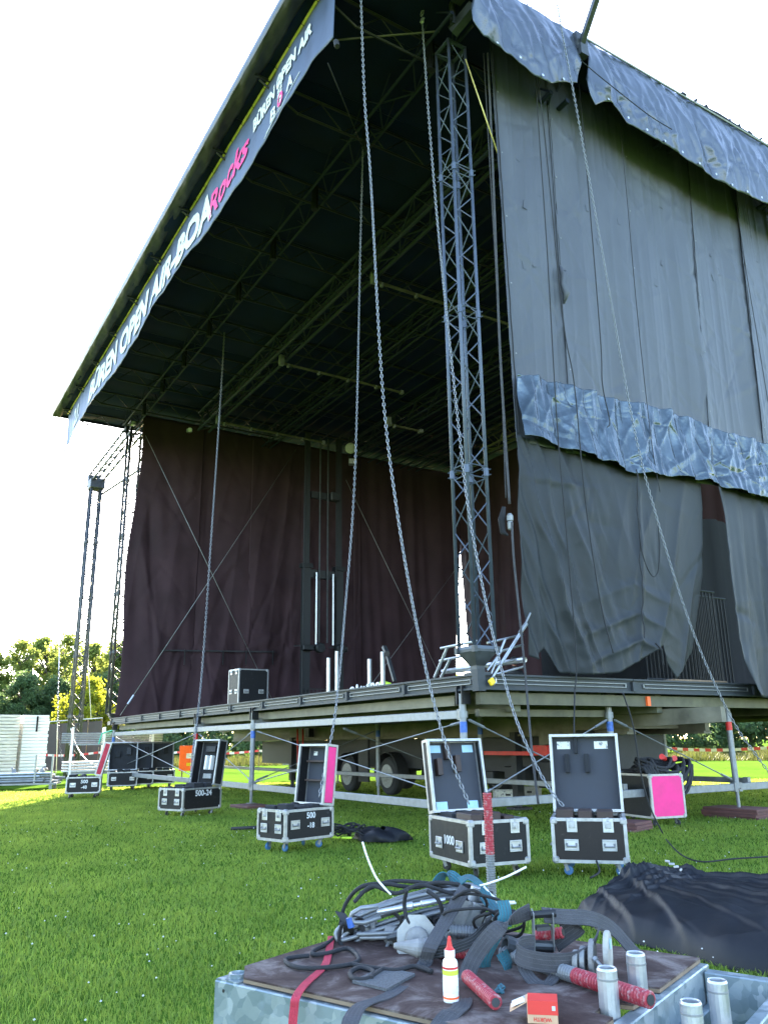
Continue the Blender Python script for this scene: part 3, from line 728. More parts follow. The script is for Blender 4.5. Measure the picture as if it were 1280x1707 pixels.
edges_ = [None, -26.5, -21.5, -16.5, -11.5, -9.9]
for i in range(5):
    def fn(U, W, i=i):
        z = 14.75-W*(14.75-DT-.03); P = np.zeros(U.shape+(3,))
        x0 = np.interp(z, [2.4, 5.8, 11.6, 15], [-31.62, -31.78, -32.2, -32.2]) if i == 0 else edges_[i]-.02
        P[..., 0] = x0+(edges_[i+1]-x0)*U; P[..., 1] = YB; P[..., 2] = z; return P
    drape('cloth_length', None, None, None, fn, 70, 60, 'curtain', lambda U, W, P, i=i: folds(P[..., 0], P[..., 2]*.5, 31+i, 8, .07, .4)*(.4+.6*W)*np.minimum(1, U*12), (0, -1, 0), parent=bc)
# --- right side: long grey tarp lengths
st = thing('wall_tarpaulin', 'long grey tarpaulin wall hanging down the right side of the stage', 'tarpaulin', (XR, 9, DT))
top_y = [8.74, 10.18, 12.39, 14.55, 16.33, 18.4]; bot_y = [8.80, 10.06, 11.93, 13.93, 15.80, 17.9]
for i in range(5):
    def fn(U, W, i=i):
        z = 14.85-W*(14.85-6.35); a = top_y[i]+(bot_y[i]-top_y[i])*W-.03; b = top_y[i+1]+(bot_y[i+1]-top_y[i+1])*W+.03
        P = np.zeros(U.shape+(3,)); P[..., 0] = XR+.03+.012*(i % 2); P[..., 1] = a+(b-a)*U; P[..., 2] = z; return P
    def dp(U, W, P, i=i):
        y, z = P[..., 1], P[..., 2]
        return folds(y*1.5, z*.22, 41+i, 7, .018, .3) + creases(y, z, 51+i, 60, .016, .10, 1.1)+.030*pinch(y+.03*z+.03*np.sin(z*1.3+i), 3.1)*(.4+.6*np.sin(W*5+i)**2)+.012*pinch(y-.02*z, 9.3) + .05*np.sin(math.pi*U)*np.sin(W*2.2+i) + .025*np.abs(2*U-1)**8
    p = drape('tarp_length', None, None, None, fn, 90, 150, 'side_net', dp, (1, 0, 0), parent=st)
    m = MB(); pts = []
    for k in range(40):
        w = k/39; y = top_y[i]+(bot_y[i]-top_y[i])*w; pts.append((XR+.075, y+.006*math.sin(k*1.7), 14.7-w*8.2))
    m.tube(pts, .013, 5); m.build('seam_cord', 'cloth_black', p)
    rs = random.Random(60+i)
    for k in range(5):
        y = rs.uniform(top_y[i]+.35, top_y[i+1]-.35); z = rs.uniform(8.4, 13.3); a = rs.uniform(-.4, .4); s_ = rs.uniform(.05, .10)
        q = LASTP.reshape(-1, 3); q = q[np.argmin((q[:, 1]-y)**2+(q[:, 2]-z)**2)]
        MB().box((float(q[0])+.004, y, z), (.006, s_*1.2, s_*2.0), Matrix.Rotation(a, 3, 'X')).build('repair_patch', 'side_net', p)
    m = MB(); k = 13.6
    while k > 7.9: m.lathe([(.012, 0), (.016, .006), (.008, .010)], (XR+.09, np.interp(k, [6.35, 14.85], [bot_y[i], top_y[i]])+.05, k), (1, 0, 0), 8); k -= 1.4
    tag(m.build('eyelet', 'galv_dull', p), kind='stuff')
# a torn knot on the second seam
m = MB(); rs = random.Random(5)
m.tube([(XR+.10, 10.08, 10.15), (XR+.16, 10.12, 9.95), (XR+.12, 10.10, 9.75), (XR+.17, 10.13, 9.55), (XR+.1, 10.1, 9.35)], [.02, .07, .05, .07, .015], 7)
m.build('torn_knot', 'side_net', st, smooth=True)
m = MB(); m.lathe([(.05, 0), (.03, .02)], (XR+.19, 10.12, 9.98), (1, 0, 0), 7); m.build('torn_hole', 'black_paint', st)
# --- crinkled silver band
def fb():
    def fn(U, W):
        y = 8.78+U*9.2; zt = 7.64+.03*np.sin(y*2.1)-.05*np.sin(y*.9)+.02*np.sin(y*9); zb = 6.30+.06*np.sin(y*1.4+1)-.05*np.maximum(0, np.sin(y*2.3))+.02*np.sin(y*7)-.12*np.exp(-((y-8.8)/.5)**2)*-1
        P = np.zeros(U.shape+(3,)); P[..., 0] = XR+.13; P[..., 1] = y; P[..., 2] = zt+(zb-zt)*W; return P
    def dp(U, W, P):
        y, z = P[..., 1], P[..., 2]
        return creases(y, z, 71, 90, .016, .05, .4)+creases(y, z, 72, 36, .03, .14, .9)+.05*pinch(y+.15*z+.06*np.sin(z*6), 2.9)+.030*pinch(y-.35*z+.08*np.sin(z*4), 5.3)+folds(y*3, z*1.5, 73, 7, .03, .8)+.10*W**2
    o = drape('silver_band', 'crinkled silver-blue tarpaulin band across the middle of the grey side wall', 'tarpaulin', (XR, 9, 7), fn, 560, 100, 'foil_band', dp, (1, 0, 0))
fb()
# --- lower cloths
def lower():
    by = [8.66, 8.8, 8.94, 9.23, 9.7, 10.44, 11.0, 11.36, 11.6, 12.01, 12.3]; bz = [2.72, 2.66, 2.86, 2.46, 2.44, 2.50, 2.78, 3.02, 2.72, 2.46, 2.95]
    def fn(U, W):
        P = np.zeros(U.shape+(3,)); zb = np.interp(8.66+U*3.64, by, bz); z = 6.45+(zb-6.45)*W
        yr = np.interp(z, [2.4, 3.0, 4.42, 5.92, 6.5], [12.45, 12.80, 13.34, 13.62, 13.66]); yl = 8.76-.06*np.sin(W*3)
        P[..., 0] = XR+.04; P[..., 1] = yl+(yr-yl)*U; P[..., 2] = z; return P
    def dp(U, W, P):
        y, z = P[..., 1], P[..., 2]; q = y-8.7-.35*(6.4-z)*.8
        return folds(q*2.6, z*.4, 81, 7, .05, .7)*(.3+.7*W)*np.exp(-((U-.18)/.3)**2)+.13*pinch(q+.05*np.sin(z*4), 6.3)*np.exp(-((U-.2)/.22)**2)*(.15+.85*W)+.07*pinch(y+.22*z+.04*np.sin(z*5), 8.5)*np.exp(-((U-.05)/.2)**2)*(1-.4*W)+.09*pinch(y-.45*(z-6)+.06*np.sin(y*4), 4.6)*np.exp(-((U-.78)/.2)**2)*(.3+.7*W)+.06*pinch(z+.35*np.abs(y-11.2), 5.2)*np.exp(-((U-.55)/.25)**2)*np.clip((W-.45)*2.5, 0, 1)+.14*np.sin(math.pi*U)*W + creases(y, z, 82, 40, .012, .06, .5)+creases(y, z, 83, 24, .03, .2, 1.2)+.05*np.exp(-((U-.60)/.015)**2) - .06*U**10
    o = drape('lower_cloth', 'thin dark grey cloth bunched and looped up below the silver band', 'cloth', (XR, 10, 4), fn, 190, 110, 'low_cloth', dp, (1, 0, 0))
    m = MB(); pts = [(XR+.30+.02*math.sin(k), 11.40+.02*math.sin(k*2.1)-.012*k, 6.2-k*.155) for k in range(21)]; m.tube(pts, .012, 5)
    m.tube([(XR+.34, 11.38, 3.02), (XR+.40, 11.45, 2.9), (XR+.36, 11.5, 2.65)], .018, 6); m.build('tie_cord', 'rope_black', o)
    def fn2(U, W):
        P = np.zeros(U.shape+(3,)); z = 6.4+(2.15-6.4)*W; yl = np.interp(z, [2.1, 2.41, 3.2, 4.48, 5.7, 6.5], [14.0, 13.86, 13.62, 13.78, 13.97, 13.95])
        P[..., 0] = XR+.04+.25*W; P[..., 1] = yl+(18.2-yl)*U; P[..., 2] = z; return P
    def dp2(U, W, P):
        y, z = P[..., 1], P[..., 2]; return folds((y-.12*z)*2, z*.3, 91, 7, .06, .4)*(.2+.8*W)+creases(y, z, 92, 40, .02, .1, .9)+.09*pinch(y-.10*z+.05*np.sin(z*3), 3.4)*(.2+.8*W)+.10*np.exp(-(U/.05)**2)
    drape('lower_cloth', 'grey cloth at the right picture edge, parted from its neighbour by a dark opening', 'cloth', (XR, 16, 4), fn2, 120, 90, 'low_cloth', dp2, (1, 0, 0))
lower()
m = MB(); g = np.zeros((8, 40, 3)); U_, W_ = np.meshgrid(np.linspace(12.5, 20.5, 40), np.linspace(DT+.02, 7.2, 8)); g[..., 1] = U_; g[..., 2] = W_; g[..., 0] = -13.6+.08*np.sin(U_*5)+.05*np.sin(U_*11)  # added backing sheet, makes the opening in the lower cloth read dark
m.grid(g); tag(m.build('backing_drape', 'cloth_black', None, (-13.6, 16, DT), True), 'black drape hanging inside the stage behind the barred barriers', 'drape')
# --- silver valances on the roof side
def valance(label, ytop, by, bz, sd, nu=150, rise=None, sag=.0):
    def fn(U, W):
        y = ytop[0]+(ytop[1]-ytop[0])*U; yb = by[0]+(by[-1]-by[0])*U; zb = np.interp(yb, by, bz); P = np.zeros(U.shape+(3,))
        zt = 15.34; P[..., 1] = y+(yb-y)*W; P[..., 2] = zt+(zb-zt)*W; P[..., 0] = -9.17+.16*np.sin(W*2.4)-.05*W; return P
    def dp(U, W, P):
        y, z = P[..., 1], P[..., 2]
        return (folds((y+.35*z)*2.4, z*.3, sd, 7, .05, .6)+creases(y, z, sd+1, int(18*(ytop[1]-ytop[0])), .034, .085, .55)+.05*pinch((y+.5*z)*1.0+.15*np.sin(z*3), 3.2)+.03*pinch((y+.3*z)+.1*np.sin(z*5), 7.1))*(.2+.8*W)*(1-.75*np.clip((W-.8)*5, 0, 1))
    o = drape('roof_valance', label, 'tarpaulin', (-9.2, ytop[0], 15), fn, nu, 46, 'silver_tarp', dp, (1, 0, 0), group='silver tarps hanging from the roof side')
    m = MB()
    for k in range(1, int((by[-1]-by[0])/.55)+1):
        y = by[0]+k*.55; z = float(np.interp(y, by, bz)); m.lathe([(.022, 0), (.03, .006), (.015, .01)], (-9.06, y, z+.05), (1, 0, 0), 8)
    tag(m.build('eyelet', 'alu', o), kind='stuff')
valance('blue-silver tarpaulin flap hanging from the roof just right of the near tower', (7.72, 10.42), [7.66, 7.70, 7.92, 8.19, 8.62, 9.13, 9.54, 10.12, 10.3], [14.4, 14.1, 13.88, 13.79, 13.79, 13.59, 13.61, 13.92, 14.0], 101)
valance('long blue-silver tarpaulin flap hanging from the roof edge at upper right', (10.62, 19.2), [10.55, 10.62, 10.75, 11.0, 11.27, 11.67, 12.94, 15.02, 16.49, 19], [14.2, 13.85, 13.67, 13.86, 13.95, 13.67, 13.58, 13.36, 13.49, 13.5], 111, 300)
valance('blue-silver tarpaulin corner hanging in front of the near tower head', (4.95, 7.45), [4.95, 5.6, 6.3, 6.75, 7.1, 7.45], [14.75, 14.6, 14.5, 14.35, 14.25, 14.75], 121, 90)
m = MB(); m.tube([(-9.25, 13.6, 15.36), (-9.22, 15, 15.40), (-9.25, 17, 15.38), (-9.25, 19.5, 15.36)], [.07, .10, .09, .1], 8)
for k in range(14): m.box((-9.2, 13.8+k*.4, 15.44), (.10, .14, .05), Matrix.Rotation(k, 3, 'X'))
tag(m.build('rolled_sheet', 'cloth_black', None, (-9.25, 16, 15.3)), 'ragged dark rolled sheet lying along the roof edge at upper right', 'rolled sheet')
m = MB(); m.cyl((-9.12, 10.7, 15.30), (-9.12, 19.2, 15.30), .025, 6); m.build('edge_tube', 'galv_tube', roof)
# --- banner
BY = 5.42
def bwave(x, z): return .012*np.sin(x*1.9+.6*z)+.008*np.sin(x*4.3+1)+.035*np.sin(x*.7)*(14.9-z)+.006*np.sin(x*9+z*2)
def banner():
    def fn(U, W):
        x = -33.95+U*23.75; zt = 14.93-.03*np.abs(np.sin(x*1.1)); zb = 13.58+.06*np.sin(x*.55)+.03*np.sin(x*2.3)
        zb = np.where(x < -32.9, zb-(-32.9-x)*.12, zb); zb = np.where(x > -11.0, zb-(x+11.0)*.22, zb)
        P = np.zeros(U.shape+(3,)); P[..., 0] = x; P[..., 1] = BY; P[..., 2] = zt+(zb-zt)*W; return P
    o = drape('stage_banner', 'long blue banner with white lettering along the front of the roof', 'banner', (-22, BY, 14), fn, 420, 14, 'banner_cloth', lambda U, W, P: bwave(P[..., 0], P[..., 2]), (0, 1, 0))
    def put(txt, size, x0, z0, mat, width=None, shear=0.0, bold=0.012, rot=0, nm='lettering'):
        t = text_mb(txt, size, 0, shear, bold); xs_ = [p[0] for p in t.v]; k = width/(max(xs_)-min(xs_)) if width else 1
        vv = []
        for p in t.v:
            a, b = (p[0]-min(xs_))*k, p[1]; a, b = a*math.cos(rot)-b*math.sin(rot), a*math.sin(rot)+b*math.cos(rot)
            x, z = x0+a, z0+b; vv.append((x, BY+float(bwave(x, z))-.028, z))
        t.v = vv; t.build(nm, mat, o)
    put('BÜREN OPEN AIR-BOA', 1.05, -29.6, 13.80, 'white_print', 13.1, .12, .055)
    put('21.', .95, -32.5, 13.85, 'white_print', 1.2, .1, .04)
    put('Rocks', .80, -16.75, 13.78, 'pink', 2.6, .35, .022, .06)
    put('BÜREN OPEN AIR', .42, -13.9, 14.22, 'white_print', 2.9, 0, .022, .04)
    put('B', .42, -12.95, 13.72, 'white_print', .28, 0, .014); put('A', .42, -12.1, 13.80, 'white_print', .3, 0, .014); put('O', .42, -12.55, 13.74, 'pink', .3, 0, .014)
    # tower emblem standing through the middle of the small logo
    m = MB()
    for k in range(7): 
        z = 13.80+k*.11
        for s in (-1, 1): x = -12.45+s*.07; m.add([(x-.045, BY+float(bwave(x, z))-.02, z), (x+.045, BY+float(bwave(x, z))-.02, z), (x+.045, BY+float(bwave(x, z))-.02, z+.085), (x-.045, BY+float(bwave(x, z))-.02, z+.085)], [(0,1,2,3)])
    m.build('emblem', 'white_print', o)
    m = MB()
    for (xa, za, xb, zb) in ((-13.3, 13.62, -12.4, 13.70), (-12.5, 13.64, -11.5, 13.80), (-13.2, 13.67, -12.7, 13.69)):
        m.bar((xa, BY+float(bwave(xa, za))-.02, za), (xb, BY+float(bwave(xb, zb))-.02, zb), .006, .018)
    m.build('emblem_stroke', 'white_print', o)
    m = MB(); m.cyl((-34.1, BY, 15.0), (-18.4, BY, 14.98), .028, 8); m.cyl((-18.2, BY, 15.0), (-9.9, BY, 14.98), .034, 8); p = m.build('hanging_pole', 'yellow_pole', o)
    m = MB(); x = -33.8
    while x < -10: 
        m.tube([(x, BY-.045, 14.99), (x, BY, 15.04), (x, BY+.045, 14.99), (x+.01, BY+.02, 14.90), (x, BY-.045, 14.93)], .008, 4, closed=True); x += .62
    tag(m.build('cable_tie', 'rope_black', p), kind='stuff')
    m = MB(); m.tube([(-34.0, BY, 13.4), (-34.02, BY, 13.2)], .03, 6); m.tube([(-10.15, BY, 13.35), (-10.1, BY, 13.2)], .05, 6); m.build('hem_weight', 'rope_black', o)
pm('yellow_pole', (.50, .42, .14), .45, .2, .3, 6)
banner()
# ================================================================== MAST, CABLES, CHAINS, STAGE-TOP THINGS
def mast():
    t = thing('lifting_mast', 'tall dark twin-column lifting mast standing at the middle of the left curtain', 'mast', (-30, 15.5, DT))
    X0 = -30.0
    for y in (14.75, 16.3):
        m = MB(); m.bx(X0-.22, X0+.0, y-.17, y+.17, DT, 8.55); m.build('outer_column', 'black_paint', t)
        m = MB(); m.bx(X0-.18, X0-.03, y-.11, y+.11, 8.551, 14.55); m.build('inner_column', 'black_paint', t)
        m = MB(); m.bx(X0-.28, X0+.06, y-.24, y+.24, 8.5, 8.68); m.build('column_cap', 'black_steel', t)
        m = MB(); m.cyl((X0+.12, y+(.38 if y < 15 else -.38), 5.3), (X0+.12, y+(.38 if y < 15 else -.38), 8.3), .045, 10); m.build('lifting_rod', 'alu', t)
        m = MB(); m.cyl((X0+.05, y+(.55 if y < 15 else -.62), 5.4), (X0+.05, y+(.55 if y < 15 else -.62), 14.4), .035, 8); m.build('lifting_cylinder', 'steel_dark', t)
        m = MB(); m.cyl((X0+.06, y-.2, DT), (X0+.06, y-.2, 14.2), .022, 6); m.build('guide_rod', 'black_steel', t)
        m = MB(); m.box((X0+.1, y, 5.15), (.3, .5, .22), None, .03); m.lathe([(.18, -.14), (.21, -.1), (.21, .1), (.18, .14)], (X0+.22, y+(.5 if y < 15 else -.1), 5.15), (1, 0, 0), 14); m.bar((X0+.1, y-.6, 5.2), (X0+.1, y-.2, 5.22), .05, .05); m.build('drive_motor', 'black_steel', t)
    MB().bx(X0-.2, X0-.02, 14.93, 16.12, 8.1, 8.45).build('cross_tie', 'black_paint', t); m = MB(); m.bx(X0-.15, X0-.02, 14.93, 16.12, 11.6, 11.9); m.box((X0+.05, 16.0, 11.75), (.3, .45, .4), None, .05); m.build('cross_tie', 'black_paint', t)
    m = MB()
    for k in range(11): m.cyl((X0+.3, 14.6+k*.17, DT), (X0+.3, 14.6+k*.17, 3.5), .014, 5)
    m.bar((X0+.3, 14.5, 3.5), (X0+.3, 16.4, 3.5), .03, .04); m.build('foot_grille', 'black_paint', t)
    lamp = thing('floodlight', 'pale twin floodlight clamped high beside the dark mast', 'floodlight', (-28.6, 16.0, 13.4))
    m = MB(); m.lathe([(.10, -.12), (.22, -.02), (.24, .06), (.20, .10)], (-28.5, 16.0, 13.55), (1, -.5, -.2), 16); m.build('lamp_head', 'concrete_cast', lamp, smooth=True)
    m = MB(); m.box((-28.5, 16.1, 12.95), (.3, .34, .24), R(-25), .02); m.build('lamp_box', 'alu', lamp)
    m = MB(); m.bar((-28.6, 16.0, 14.1), (-28.6, 16.0, 12.9), .06, .06); m.build('bracket', 'black_steel', lamp)
mast()
def wire(name, label, cat, pts, r, mat='galv_tube', group=None, n=5, ends=None):
    m = MB(); m.tube(pts, r, n); o = m.build(name, mat, None, Vector(pts[-1]), True); tag(o, label, cat, group)
    if ends:
        for p, q in ends: 
            e = MB(); e.tube([p, q], r*3, 6); e.build('turnbuckle', 'alu', o)
    return o
XW = XL+.45
wire('brace_wire', 'thin steel wire slanting down to the right across the left curtain', 'wire', [(XW, 8.1, 13.7), (XW, 14.4, 2.5)], .014)
w2 = wire('brace_wire', 'thin steel wire slanting up to the right across the left curtain', 'wire', [(XW, 14.9, 14.3), (XW, 7.9, 2.5)], .014, ends=[((XW, 8.35, 3.25), (XW, 8.15, 2.92))])
wire('brace_wire', 'faint wire slanting down to the right across the curtain behind the chains', 'wire', [(XW+.2, 17.4, 13.2), (XW+.2, 23.4, 2.6)], .013)
wire('brace_wire', 'faint wire slanting up to the right across the curtain behind the chains', 'wire', [(XW+.2, 23.6, 9.6), (XW+.2, 17.6, 2.6)], .013)
wire('stay_wire', 'yellowish wire running from the near tower head down to the grey tarp edge', 'wire', [(-9.75, 8.0, 13.95), (-9.85, 8.75, 12.2)], .014, 'yellow_pole')
wire('stay_wire', 'thin dark wire dropping from the banner end to the roof girder', 'wire', [(-10.6, 5.5, 13.3), (-13.2, 7.7, 14.4)], .012, 'rope_black')
# --- chains (real interlocking links)
LK = None
def link_template(L=.080, W=.048, r=.0076):
    pts = []
    hs, hr = L/2-W/2, W/2-r
    for k in range(10):
        a = 2*math.pi*k/10; x = math.cos(a)*hr; y = math.sin(a)*hr; pts.append((x, y+(hs if y > 1e-6 else -hs if y < -1e-6 else 0), 0))
    m = MB(); m.tube(pts, r, 5, closed=True); return np.array(m.v), np.array(m.f)
LV, LF = link_template()
def depth_of(p): return (Vector(p)-CAM).dot(_fw)
def path_px(pxs, d0, d1):
    out = []; ys_ = [p[1] for p in pxs]
    for x, y in pxs:
        t = (y-ys_[0])/(ys_[-1]-ys_[0]); d = d0+(d1-d0)*t; r = _ray(x, y); out.append(CAM+r*(d/r.dot(_fw)))
    return out
def smooth_path(pts, n):
    pts = [Vector(p) for p in pts]; out = []; N = len(pts)
    for i in range(N-1):
        p0, p1, p2, p3 = pts[max(i-1, 0)], pts[i], pts[i+1], pts[min(i+2, N-1)]
        for k in range(n):
            t = k/n; out.append(.5*((2*p1)+(-p0+p2)*t+(2*p0-5*p1+4*p2-p3)*t*t+(-p0+3*p1-3*p2+p3)*t**3))
    out.append(pts[-1]); return out
def chain(label, pts, pitch=.060, scale=1.0, mat='chain', n=12):
    pts = smooth_path(pts, n); P = np.array([tuple(p) for p in pts]); seg = np.linalg.norm(np.diff(P, axis=0), axis=1); s = np.concatenate([[0], np.cumsum(seg)])
    pitch *= scale; k = int(s[-1]/pitch); ss = np.arange(k)*pitch; C = np.stack([np.interp(ss, s, P[:, j]) for j in range(3)], 1)
    T = np.gradient(C, axis=0); T /= np.linalg.norm(T, axis=1)[:, None]
    ref = np.array([.83, .55, 0.02]); A = np.cross(T, ref); A /= np.linalg.norm(A, axis=1)[:, None]; B = np.cross(T, A)
    tw = np.arange(k)*.015
    V_ = []; 
    for i in range(k):
        c, sn = math.cos(tw[i]+(i % 2)*math.pi/2+.6), math.sin(tw[i]+(i % 2)*math.pi/2+.6)
        u = A[i]*c+B[i]*sn; w = np.cross(T[i], u); V_.append(C[i]+scale*(LV[:, 0:1]*u+LV[:, 1:2]*T[i]+LV[:, 2:3]*w))
    nv = len(LV); V_ = np.concatenate(V_); F = (np.arange(k)[:, None, None]*nv+LF[None]).reshape(-1, 4)
    org = C[-1]; o = np_obj('hoist_chain', V_-org, F, mat, True); o.location = org; tag(o, label, 'chain', 'hoist chains hanging from the stage roof'); return o
d_ = depth_of
def ch(label, pxs, zt, end, **k):
    top = onz(*pxs[0], zt); chain(label, path_px(pxs, d_(top), d_(end)), **k)
ch('long steel chain running from the roof front down into the open case marked 1000', [(600, -60), (607, 150), (618, 300), (637, 640), (663, 860), (700, 1070), (735, 1215), (765, 1300), (787, 1352)], 15.0, (-7.75, 6.3, .5))
ch('steel chain hanging from the girder into the open case marked 500 -18', [(605, 240), (601, 400), (592, 780), (575, 1020), (560, 1180), (546, 1260), (530, 1338)], 14.5, (-11.0, 5.7, .55))
ch('steel chain hanging in front of the near tower into the open brown case', [(704, 40), (715, 200), (732, 400), (762, 690), (781, 850), (810, 1006), (833, 1104), (857, 1190), (884, 1256), (915, 1315), (944, 1350)], 14.7, (-7.1, 7.3, .58))
ch('steel chain crossing the grey side tarp down to the right picture edge', [(918, -60), (938, 60), (955, 150), (1002, 410), (1052, 690), (1088, 840), (1150, 1040), (1215, 1190), (1262, 1262), (1300, 1310)], 16.2, (-8.6, 12.2, .5))
ch('far steel chain hanging into the open case marked 500-24', [(374, 555), (368, 660), (352, 900), (340, 1080), (330, 1190), (322, 1250), (316, 1318)], 14.55, (-17.5, 6.2, .6), scale=1.25)
ch('distant dark chain hanging beside the outer left lattice tower', [(101, 1060), (97, 1150), (98, 1220), (106, 1288)], 6.5, (-38.5, 7.3, .2), scale=2.0, mat='steel_dark')
MBs = MB()
def hook(p, nm, label):
    t = thing(nm, label, 'chain hook', p); m = MB(); m.box((0, 0, .06), (.07, .05, .12), None, .015); m.cyl((-.06, 0, .08), (.06, 0, .08), .02, 8); m.build('swivel_block', 'alu', t, local=True)
    m = MB(); m.tube([(0, 0, .18), (.04, 0, .21), (.05, 0, .26), (0, 0, .30), (-.05, 0, .26), (-.04, 0, .21)], .013, 6, closed=True); m.build('shackle', 'galv_tube', t, local=True)
hook(onz(704, 38, 14.7), 'chain_hook', 'shackle and swivel holding the chain beside the near tower head')
# --- cords and cables on the side wall
def cord(label, pxs, X, r=.011, mat='rope_black', nm='hanging_rope', cat='cord', n=8):
    pts = smooth_path([onx(x, y, X) for x, y in pxs], n); return wire(nm, label, cat, pts, r, mat)
cord('black cord running down the first seam of the grey tarp to the deck', [(885, 0), (897, 200), (912, 420), (928, 700), (945, 900), (960, 1090), (958, 1150)], XR+.42)
_a, _b = onx(958, 1150, XR+.42), onz(984, 1464, .03)
wire('hanging_rope', 'black rope end hanging past the deck and down over the front of the brown case', 'cord', smooth_path(path_px([(958, 1150), (957, 1240), (964, 1320), (978, 1380), (992, 1430), (999, 1453), (984, 1464)], depth_of(_a), depth_of(_b)), 8), .011, 'rope_black')
cord('black cord hanging slantwise over the middle of the grey tarp', [(878, 0), (905, 200), (937, 520), (957, 640), (975, 830), (1000, 1000), (1022, 1089)], XR+.5)
cord('short black cord with a knot hanging above the silver band', [(965, 140), (975, 250), (1000, 555), (1004, 640), (1016, 700), (1012, 712)], XR+.35)
cord('long thin cord hanging down over the right part of the grey tarp', [(1033, 205), (1045, 330), (1062, 520), (1085, 730), (1100, 820)], XR+.25, .008)
cord('thin cord hanging near the right picture edge over the grey tarp', [(1225, 322), (1242, 440), (1262, 560), (1285, 700)], XR+.25, .008)
cord('loop of black cord hanging below the silver band', [(1063, 860), (1070, 920), (1085, 958), (1096, 955), (1099, 920), (1097, 870)], XR+.45, .010)
cord('thin dark guy rope stretching from the strut bracket along the silver valance', [(968, 100), (1010, 135), (1080, 190), (1120, 215)], -8.9, .010)
pc = cord('thick grey power cable hanging at the open edge of the side wall', [(813, 88), (822, 300), (832, 560), (840, 700), (849, 840)], XR+.02, .024, 'strap_grey', 'power_cable', 'cable')
cord('second thin grey cable hanging beside the thick power cable', [(806, 88), (815, 250), (828, 480), (836, 640), (843, 830)], XR-.06, .012, 'strap_grey', 'power_cable', 'cable')
cord('power cable falling from the hanging connector past the deck to the grass', [(853, 870), (856, 930), (866, 1030), (874, 1110), (880, 1180), (887, 1260), (897, 1340)], XR+.22, .020, 'strap_grey', 'power_cable', 'cable')
t = thing('cable_connector', 'dark plug connector hanging on the power cable at the wall edge', 'connector', onx(850, 868, XR+.1))
m = MB(); m.lathe([(.03, -.02), (.045, .0), (.05, .10), (.04, .13), (.055, .14), (.055, .22), (.03, .26)], (0, 0, -.14), (0, 0, 1), 12); m.build('plug', 'galv_dull', t, local=True, smooth=False)
m = MB(); m.tube([(-.07, -.05, .25), (-.14, -.06, .05), (-.12, -.06, -.18), (-.04, -.03, -.24)], [.03, .06, .05, .02], 8); m.build('rag', 'cloth_black', t, local=True, smooth=True)
cord('black cable drooping from the side beam to the grass right of the brown case', [(1038, 1155), (1055, 1210), (1068, 1290), (1085, 1350), (1110, 1400)], XR+.5, .013)
g1 = onz(1110, 1400, .1)
wire('ground_cable', 'black cable snaking over the grass towards the right picture edge', 'cable', smooth_path([g1, onz(1135, 1425, .05), onz(1170, 1437, .035), onz(1225, 1432, .04), onz(1310, 1427, .03)], 8), .010, 'rope_black')
# --- guard rails and turnbuckle beside the near tower
t = thing('guard_railing', 'silver tubular guard rail lying askew behind the near tower foot', 'guard rail', (-11, 8.7, DT))
def rl(par, a, b, r=.026, nm='rail'): m = MB(); m.cyl(a, b, r, 8); m.build(nm, 'alu', par)
Yg = 8.75
for a, b in (((735, 1081), (800, 1068)), ((733, 1102), (800, 1088)), ((790, 1117), (738, 1122))): rl(t, ony(*a, Yg), ony(*b, Yg))
rl(t, ony(745, 1081, Yg-.1), ony(724, 1130, Yg-.1), nm='end_post'); rl(t, ony(750, 1100, Yg-.1), ony(735, 1130, Yg-.1), nm='end_post')
rl(t, ony(738, 1120, Yg), ony(875, 1100, Yg), .045, 'toe_rail')
t = thing('guard_railing', 'silver tubular guard rail right of the near tower foot', 'guard rail', (-9.9, 9.5, DT))
Xg = XR-.25
for a, b in (((812, 1072), (872, 1058)), ((812, 1092), (872, 1075)), ((812, 1112), (873, 1096)), ((820, 1126), (875, 1111))): rl(t, onx(*a, Xg), onx(*b, Xg), .020)
rl(t, onx(842, 1066, Xg+.1), onx(818, 1124, Xg+.1), .020, 'end_post'); rl(t, onx(836, 1085, Xg+.1), onx(812, 1118, Xg+.1), .020, 'end_post')
t = thing('turnbuckle_stay', 'bright steel turnbuckle with yellow hook anchored at the deck corner', 'turnbuckle', onx(818, 1133, XR+.1))
q = [onx(x, y, XR+.08) for x, y in ((884, 1022), (872, 1048), (862, 1062), (838, 1102), (822, 1128))]
m = MB(); m.cyl(q[0], q[1], .018, 8); m.cyl(onx(877, 1040, XR+.08), onx(866, 1056, XR+.08), .035, 8); m.build('eye_rod', 'galv_tube', t)
o_ = Vector((0, .045, .03)); m = MB(); m.cyl(q[1]+o_, q[3]+o_, .014, 6); m.cyl(q[1]-o_, q[3]-o_, .014, 6); m.cyl(q[1]+o_, q[1]-o_, .02, 6); m.cyl(q[3]+o_, q[3]-o_, .02, 6); m.build('turnbuckle_body', 'alu', t)
m = MB(); m.cyl(q[3], q[4], .02, 8); e = q[4]; m.tube([e+Vector(p) for p in ((0, 0, 0), (0, .05, -.03), (0, .05, -.09), (0, .0, -.12), (0, -.05, -.09), (0, -.05, -.03))], .014, 6, closed=True); m.build('shackle', 'alu', t)
m = MB(); m.box(e+Vector((.02, -.05, -.08)), (.05, .11, .10), Matrix.Rotation(.6, 3, 'X'), .015); m.build('hook_tag', 'yellow', t)
